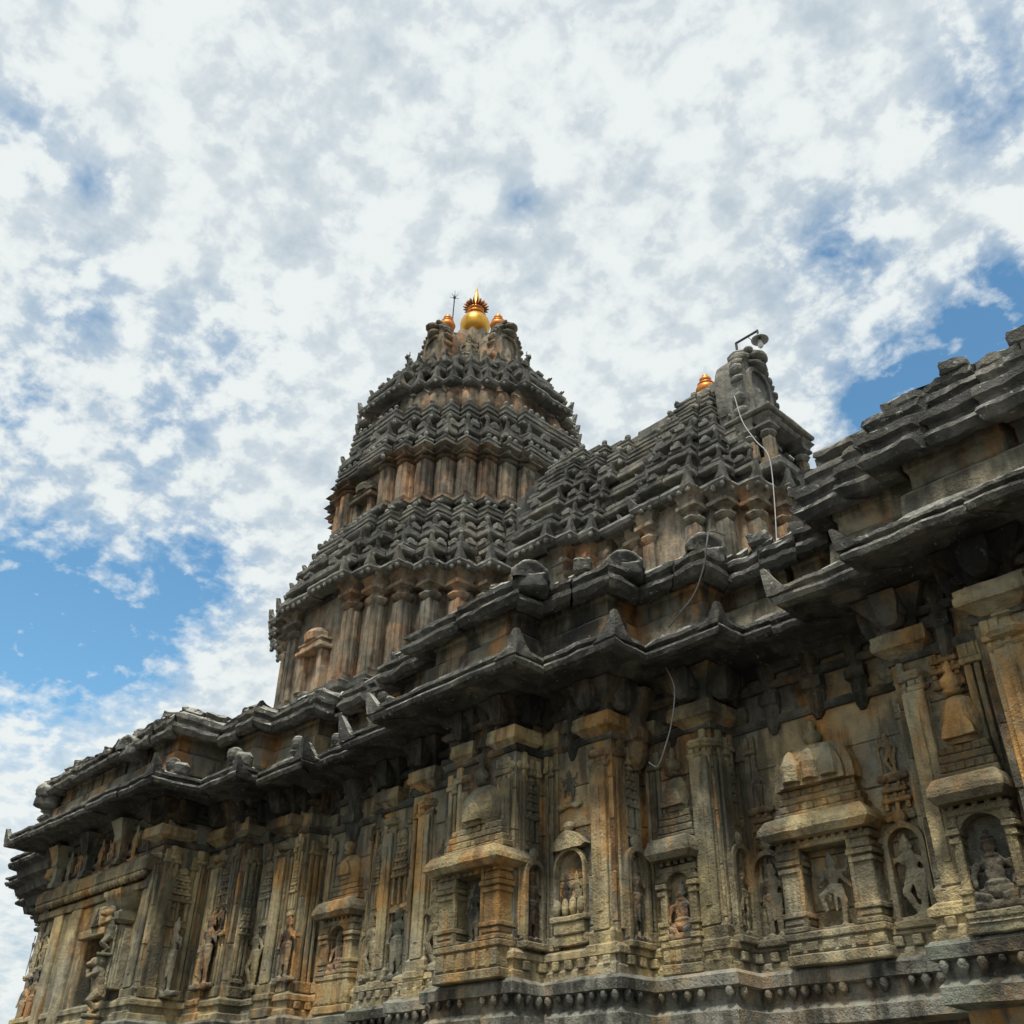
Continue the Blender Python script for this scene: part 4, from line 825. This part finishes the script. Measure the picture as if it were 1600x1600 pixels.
# ------------------------------------------------------------------ porch tower (long lower roof with the end gable)
PC = Vector((-8.9, 13.8)); PT = [R(a) for a in (19, 36.3, 53.7, 71)]
pc = MB(); prc = MB()
def apoly(w, x0=-13.2):        # stepped shoulder between the tower and the porch end
    return [(x0, 13.8 - w - .42), (-11.2 - (2.0 - w) * .12, 13.8 - w - .42), (-11.2 - (2.0 - w) * .12, 13.8 - w - .2), (-10.8 - (2.0 - w) * .1, 13.8 - w - .2), (-10.8 - (2.0 - w) * .1, 13.8 - w), (-10.45, 13.8 - w), (-10.45, 13.8 - w + .2), (-8.8, 13.8 - w + .2)]
ZP = [(1.58, 1.80, 7.4, 11.4), (1.62, 1.85, 11.3, 11.9), (1.5, 1.68, 11.8, 12.35), (1.38, 1.5, 12.3, 12.8), (1.22, 1.36, 12.7, 13.25), (1.05, 1.2, 13.2, 13.7), (.82, 1.02, 13.6, 14.1), (.55, .8, 14.0, 14.45), (.3, .55, 14.4, 14.7)]
for w, r, z0, z1 in ZP:
    ap = apoly(w - (.12 if z0 < 8 else .22)); q = pc if z0 < 8 else prc; q.prism(ap + [(-8.8, 14.2), (-13.2, 14.2)], 'z', z0, z1); q.prism(star(r - (.1 if z0 < 8 else .2), PC, PT), 'z', z0 + .001, z1 + .001)
PORCH = link('porch_roof', pc.mesh('porch_core', .01, 2, .5), 'tower', TEMPLE)
link('roof_core', prc.mesh('roof_core', .01, 2, .5), 'coping', PORCH)
def prow(kind, w, r, z, name, hs=1.0):
    row(kind, r, z, name, hs=hs, parent=PORCH, c=PC, ths=PT, quads=(0, 1, 3))
    ap = apoly(w)
    for j, (i, la, lb) in enumerate(((1, 1.1, .2), (3, .4, .2), (5, .36, .2))):
        x, y = ap[i]; link(name, corner_mesh(kind, la, max(.26, lb), j + w * 7, hs), 'roof', PORCH, Matrix.Translation((x, y, z + rnd.uniform(-.01, .01))))
    m = MB(); sweep(m, [(-10.42, ap[6][1]), (-9.5, ap[6][1])], [(d, zz * hs) for d, zz in arm_profile('slab' if kind == 'crest' else kind)], step=.2); link(name, m.mesh(name, .014, 5), 'roof', PORCH, Matrix.Translation((0, 0, z)))
prow('eave', 1.95, 1.98, 11.38, 'eave_block'); prow('slab', 1.84, 1.86, 11.82, 'slab_block'); prow('crest', 1.78, 1.8, 11.97, 'crest_block', 1.0); prow('slab', 1.62, 1.66, 12.38, 'slab_block'); prow('crest', 1.56, 1.6, 12.52, 'crest_block', 1.1)
prow('slab', 1.36, 1.42, 12.96, 'slab_block', 1.1); prow('crest', 1.3, 1.36, 13.1, 'crest_block', 1.1); prow('block', 1.02, 1.14, 13.5, 'moulded_block', .95); prow('block', .7, .9, 14.0, 'moulded_block', .95)
m = MB(); m.box(-12.2, -10.3, 13.3, 14.3, 14.1, 14.42, .06); m.box(-10.4, -8.5, 13.3, 14.2, 14.2, 14.5, .06); m.box(-9.4, -8.2, 13.35, 14.2, 14.4, 14.7, .06); link('ridge', m.mesh('ridge', .04, 2.5, .2), 'roof', PORCH)
pil_row(1.78, 9.3, 11.4, .26, .62, 'tower', PC, PT, PORCH, (0, 1, 3))
for (x, y) in ((-11.35, 11.85), (-10.95, 12.08), (-10.6, 12.28), (-10.1, 12.3)):
    s, cp = tpil(9.3, 11.4, .26, .62); link('pilaster', s, 'tower', PORCH, Matrix.Translation((x, y + .25, 0))); link('capital', cp, 'tower', PORCH, Matrix.Translation((x, y + .25, 0)))
# end gable with its little pillared porch, facing +x
G2 = gable(.62, 2.3, .3).mesh('gable', .03, 3, .12)
link('gable', G2, 'roof', PORCH, Matrix.Translation((-7.95, 13.72, 12.95)) @ Matrix.Rotation(math.pi / 2, 4, 'Z'))
m = MB(); m.box(-8.05, -7.15, 13.0, 14.4, 12.98, 13.1, .03); m.box(-8.05, -7.05, 12.92, 14.48, 13.1, 13.2, .03); m.box(-8.3, -7.7, 12.98, 14.4, 11.9, 13.1, .03); m.box(-8.0, -7.0, 12.95, 14.45, 11.8, 11.98, .03)
link('gable_porch', m.mesh('gable_porch', .012, 3, .25), 'roof', PORCH)
for (x, y) in ((-7.28, 13.15), (-7.28, 14.25), (-7.62, 13.12)):
    s, cp = tpil(11.96, 13.0, .2, .42); link('pilaster', s, 'tower', PORCH, Matrix.Translation((x, y, 0))); link('capital', cp, 'roof', PORCH, Matrix.Translation((x, y, 0)))
place_fig('bull', PORCH, -6.75, 14.2, 11.75, .5, math.pi / 2, .6, 'roof', 'bull_statue')
# ------------------------------------------------------------------ gold finials
def finial_big(x, y, z):
    o = link('gold_finial', None, None, loc=(x, y, z))
    def lat(secs, n=28): m = MB(); m.stack(x, y, [(z + a, b) for a, b in secs], n, 0); return m.mesh('part', smooth=True)
    link('base_ring', lat([(-.05, .2), (0, .3), (.06, .3), (.1, .18)]), 'dull', o)
    link('pot', lat([(.02, .14)] + [(.46 + .44 * math.sin(t), .44 * math.cos(t)) for t in [R(-72 + 12 * k) for k in range(13)]]), 'gold', o)
    link('neck', lat([(.86, .13), (.9, .24), (.95, .26), (.99, .2), (1.02, .17), (1.05, .23), (1.1, .25), (1.14, .19), (1.2, .17), (1.3, .22)]), 'copper', o)
    for k in range(20):
        a = 2 * math.pi * k / 20; p = MB(); p.stack(0, 0, [(-.06, .045), (.1, .05), (.2, .045), (.27, .012)], 6, 0, sy=.5); me = p.mesh('petal', smooth=True)
        link('petal', me, 'dull', o, Matrix.Translation((x + .12 * math.cos(a), y + .12 * math.sin(a), z + 1.17)) @ Matrix.Rotation(a, 4, 'Z') @ Matrix.Rotation(R(88), 4, 'Y'))
    for k in range(16):
        a = 2 * math.pi * (k + .5) / 16; link('petal', me, 'dull', o, Matrix.Translation((x + .1 * math.cos(a), y + .1 * math.sin(a), z + 1.24)) @ Matrix.Rotation(a, 4, 'Z') @ Matrix.Rotation(R(64), 4, 'Y') @ Matrix.Diagonal((.85, .85, .85, 1)))
    link('spire', lat([(1.25, .12), (1.36, .13), (1.42, .12), (1.58, .09), (1.78, .05), (2.02, .01)]), 'gold', o)
    return o
tag(finial_big(TC.x, TC.y, 21.46), 'large gold pot finial with petal ring and spire crowning the tower', 'finial')
def finial_small(x, y, z, s, label):
    def lat(secs): m = MB(); m.stack(x, y, [(z + a * s, b * s) for a, b in secs], 20, 0); return m.mesh('part', smooth=True)
    o = link('small_finial', None, None, loc=(x, y, z))
    link('pot', lat([(-.04, .12), (0, .16), (.05, .22), (.14, .25), (.22, .22), (.26, .15)]), 'copper', o)
    link('rim', lat([(.25, .14), (.27, .2), (.3, .2), (.32, .12)]), 'copper', o)
    link('knob', lat([(.31, .1), (.36, .09), (.4, .13), (.46, .14), (.51, .1), (.53, .06), (.57, .07), (.62, .02)]), 'copper', o)
    return tag(o, label, 'finial', 'small copper finials')
finial_small(TC.x - .02, TC.y - 1.0, 21.14, .92, 'small copper finial at the foot of the lightning rod')
finial_small(TC.x + 1.0, TC.y, 21.14, .92, 'small copper finial right of the large gold finial')
finial_small(-8.85, 13.75, 14.84, .9, 'lone orange copper finial on the lower roof beside the lamp')
# lightning rod
RX, RY = TC.x - .02, TC.y - .85
o = link('lightning_rod', None, None, loc=(RX, RY, 21.2)); m = MB(); m.tube([(RX, RY, 20.8), (RX + .05, RY, 22.55)], .018, 6); link('rod', m.mesh('rod'), 'iron', o)
m = MB()
for k in range(5):
    a = 2 * math.pi * k / 5; m.tube([(RX + .05, RY, 22.42), (RX + .05 + .14 * math.cos(a), RY + .14 * math.sin(a), 22.48)], .012, 5, .006)
m.ell((RX + .05, RY, 22.45), (.04, .04, .05)); m.tube([(RX + .05, RY, 22.45), (RX + .05, RY, 22.75)], .012, 5, .004); link('prongs', m.mesh('prongs'), 'iron', o)
tag(o, 'thin dark lightning rod with prongs beside the large gold finial', 'lightning rod')
# lamp
lx, ly, lz = -8.0, 13.72, 15.5
o = link('floodlight', None, None, loc=(lx, ly, lz)); m = MB(); m.tube([(lx, ly, lz - .3), (lx, ly, lz + .2), (lx, ly, lz + .21)], .028, 6); m.tube([(lx, ly, lz + .2), (lx + .52, ly + .0, lz + .2)], .028, 6); m.tube([(lx + .52, ly, lz + .22), (lx + .52, ly, lz + .02)], .022, 6)
m.tube([(lx + .28, ly, lz + .2), (lx + .38, ly, lz + .0)], .008, 5); link('arm', m.mesh('arm'), 'iron', o)
m = MB(); m.stack(lx + .54, ly, [(lz + .06, .05), (lz + .03, .09), (lz - .03, .13), (lz - .06, .175), (lz - .07, .175), (lz - .04, .12), (lz + .0, .07)], 22, 0); link('shade', m.mesh('shade', smooth=True), 'enamel', o)
m = MB(); m.stack(lx + .54, ly, [(lz + .0, .035), (lz - .12, .04), (lz - .17, .055), (lz - .23, .055), (lz - .27, .025)], 14, 0); link('bulb', m.mesh('bulb', smooth=True), 'bulb', o)
tag(o, 'hanging lamp with round enamel shade on an iron arm atop the gable', 'lamp')
# cables
def cable(pts, r, mat, label):
    P = [Vector(p) for p in pts]; out = []
    for i in range(len(P) - 1):
        p0, p1, p2, p3 = P[max(0, i - 1)], P[i], P[i + 1], P[min(len(P) - 1, i + 2)]
        for k in range(8):
            t = k / 8; out.append(.5 * ((2 * p1) + (p2 - p0) * t + (2 * p0 - 5 * p1 + 4 * p2 - p3) * t * t + (3 * p1 - p0 - 3 * p2 + p3) * t ** 3))
    out.append(P[-1]); m = MB(); m.tube(out, r, 6); return tag(link('cable', m.mesh('cable', smooth=True), mat), label, 'cable')
cable([(-7.62, 12.75, 13.5), (-7.35, 12.45, 12.6), (-7.0, 12.2, 11.85), (-6.72, 12.05, 11.3), (-6.65, 11.9, 10.4), (-6.6, 11.6, 9.0), (-6.55, 11.2, 7.6)], .009, 'cable_w', 'pale cable running down the lower roof below the lamp')
cable([(-5.5, 8.6, 7.74), (-5.44, 8.2, 7.6), (-5.38, 8.02, 7.35), (-5.44, 8.02, 7.1), (-5.6, 8.02, 6.8), (-5.8, 8.0, 6.62), (-6.05, 8.1, 6.56)], .01, 'cable_d', 'dark cable hanging over the parapet onto the eave')
cable([(-6.28, 8.3, 6.22), (-6.2, 8.32, 5.95), (-6.3, 8.36, 5.6), (-6.45, 8.4, 5.35), (-6.6, 8.45, 5.2), (-6.72, 8.45, 5.27)], .007, 'cable_w', 'thin pale wire curling down the carved wall beneath the eave')
print('objects', len(bpy.data.objects), 'tris', sum(len(me.polygons) for me in bpy.data.meshes) * 2)
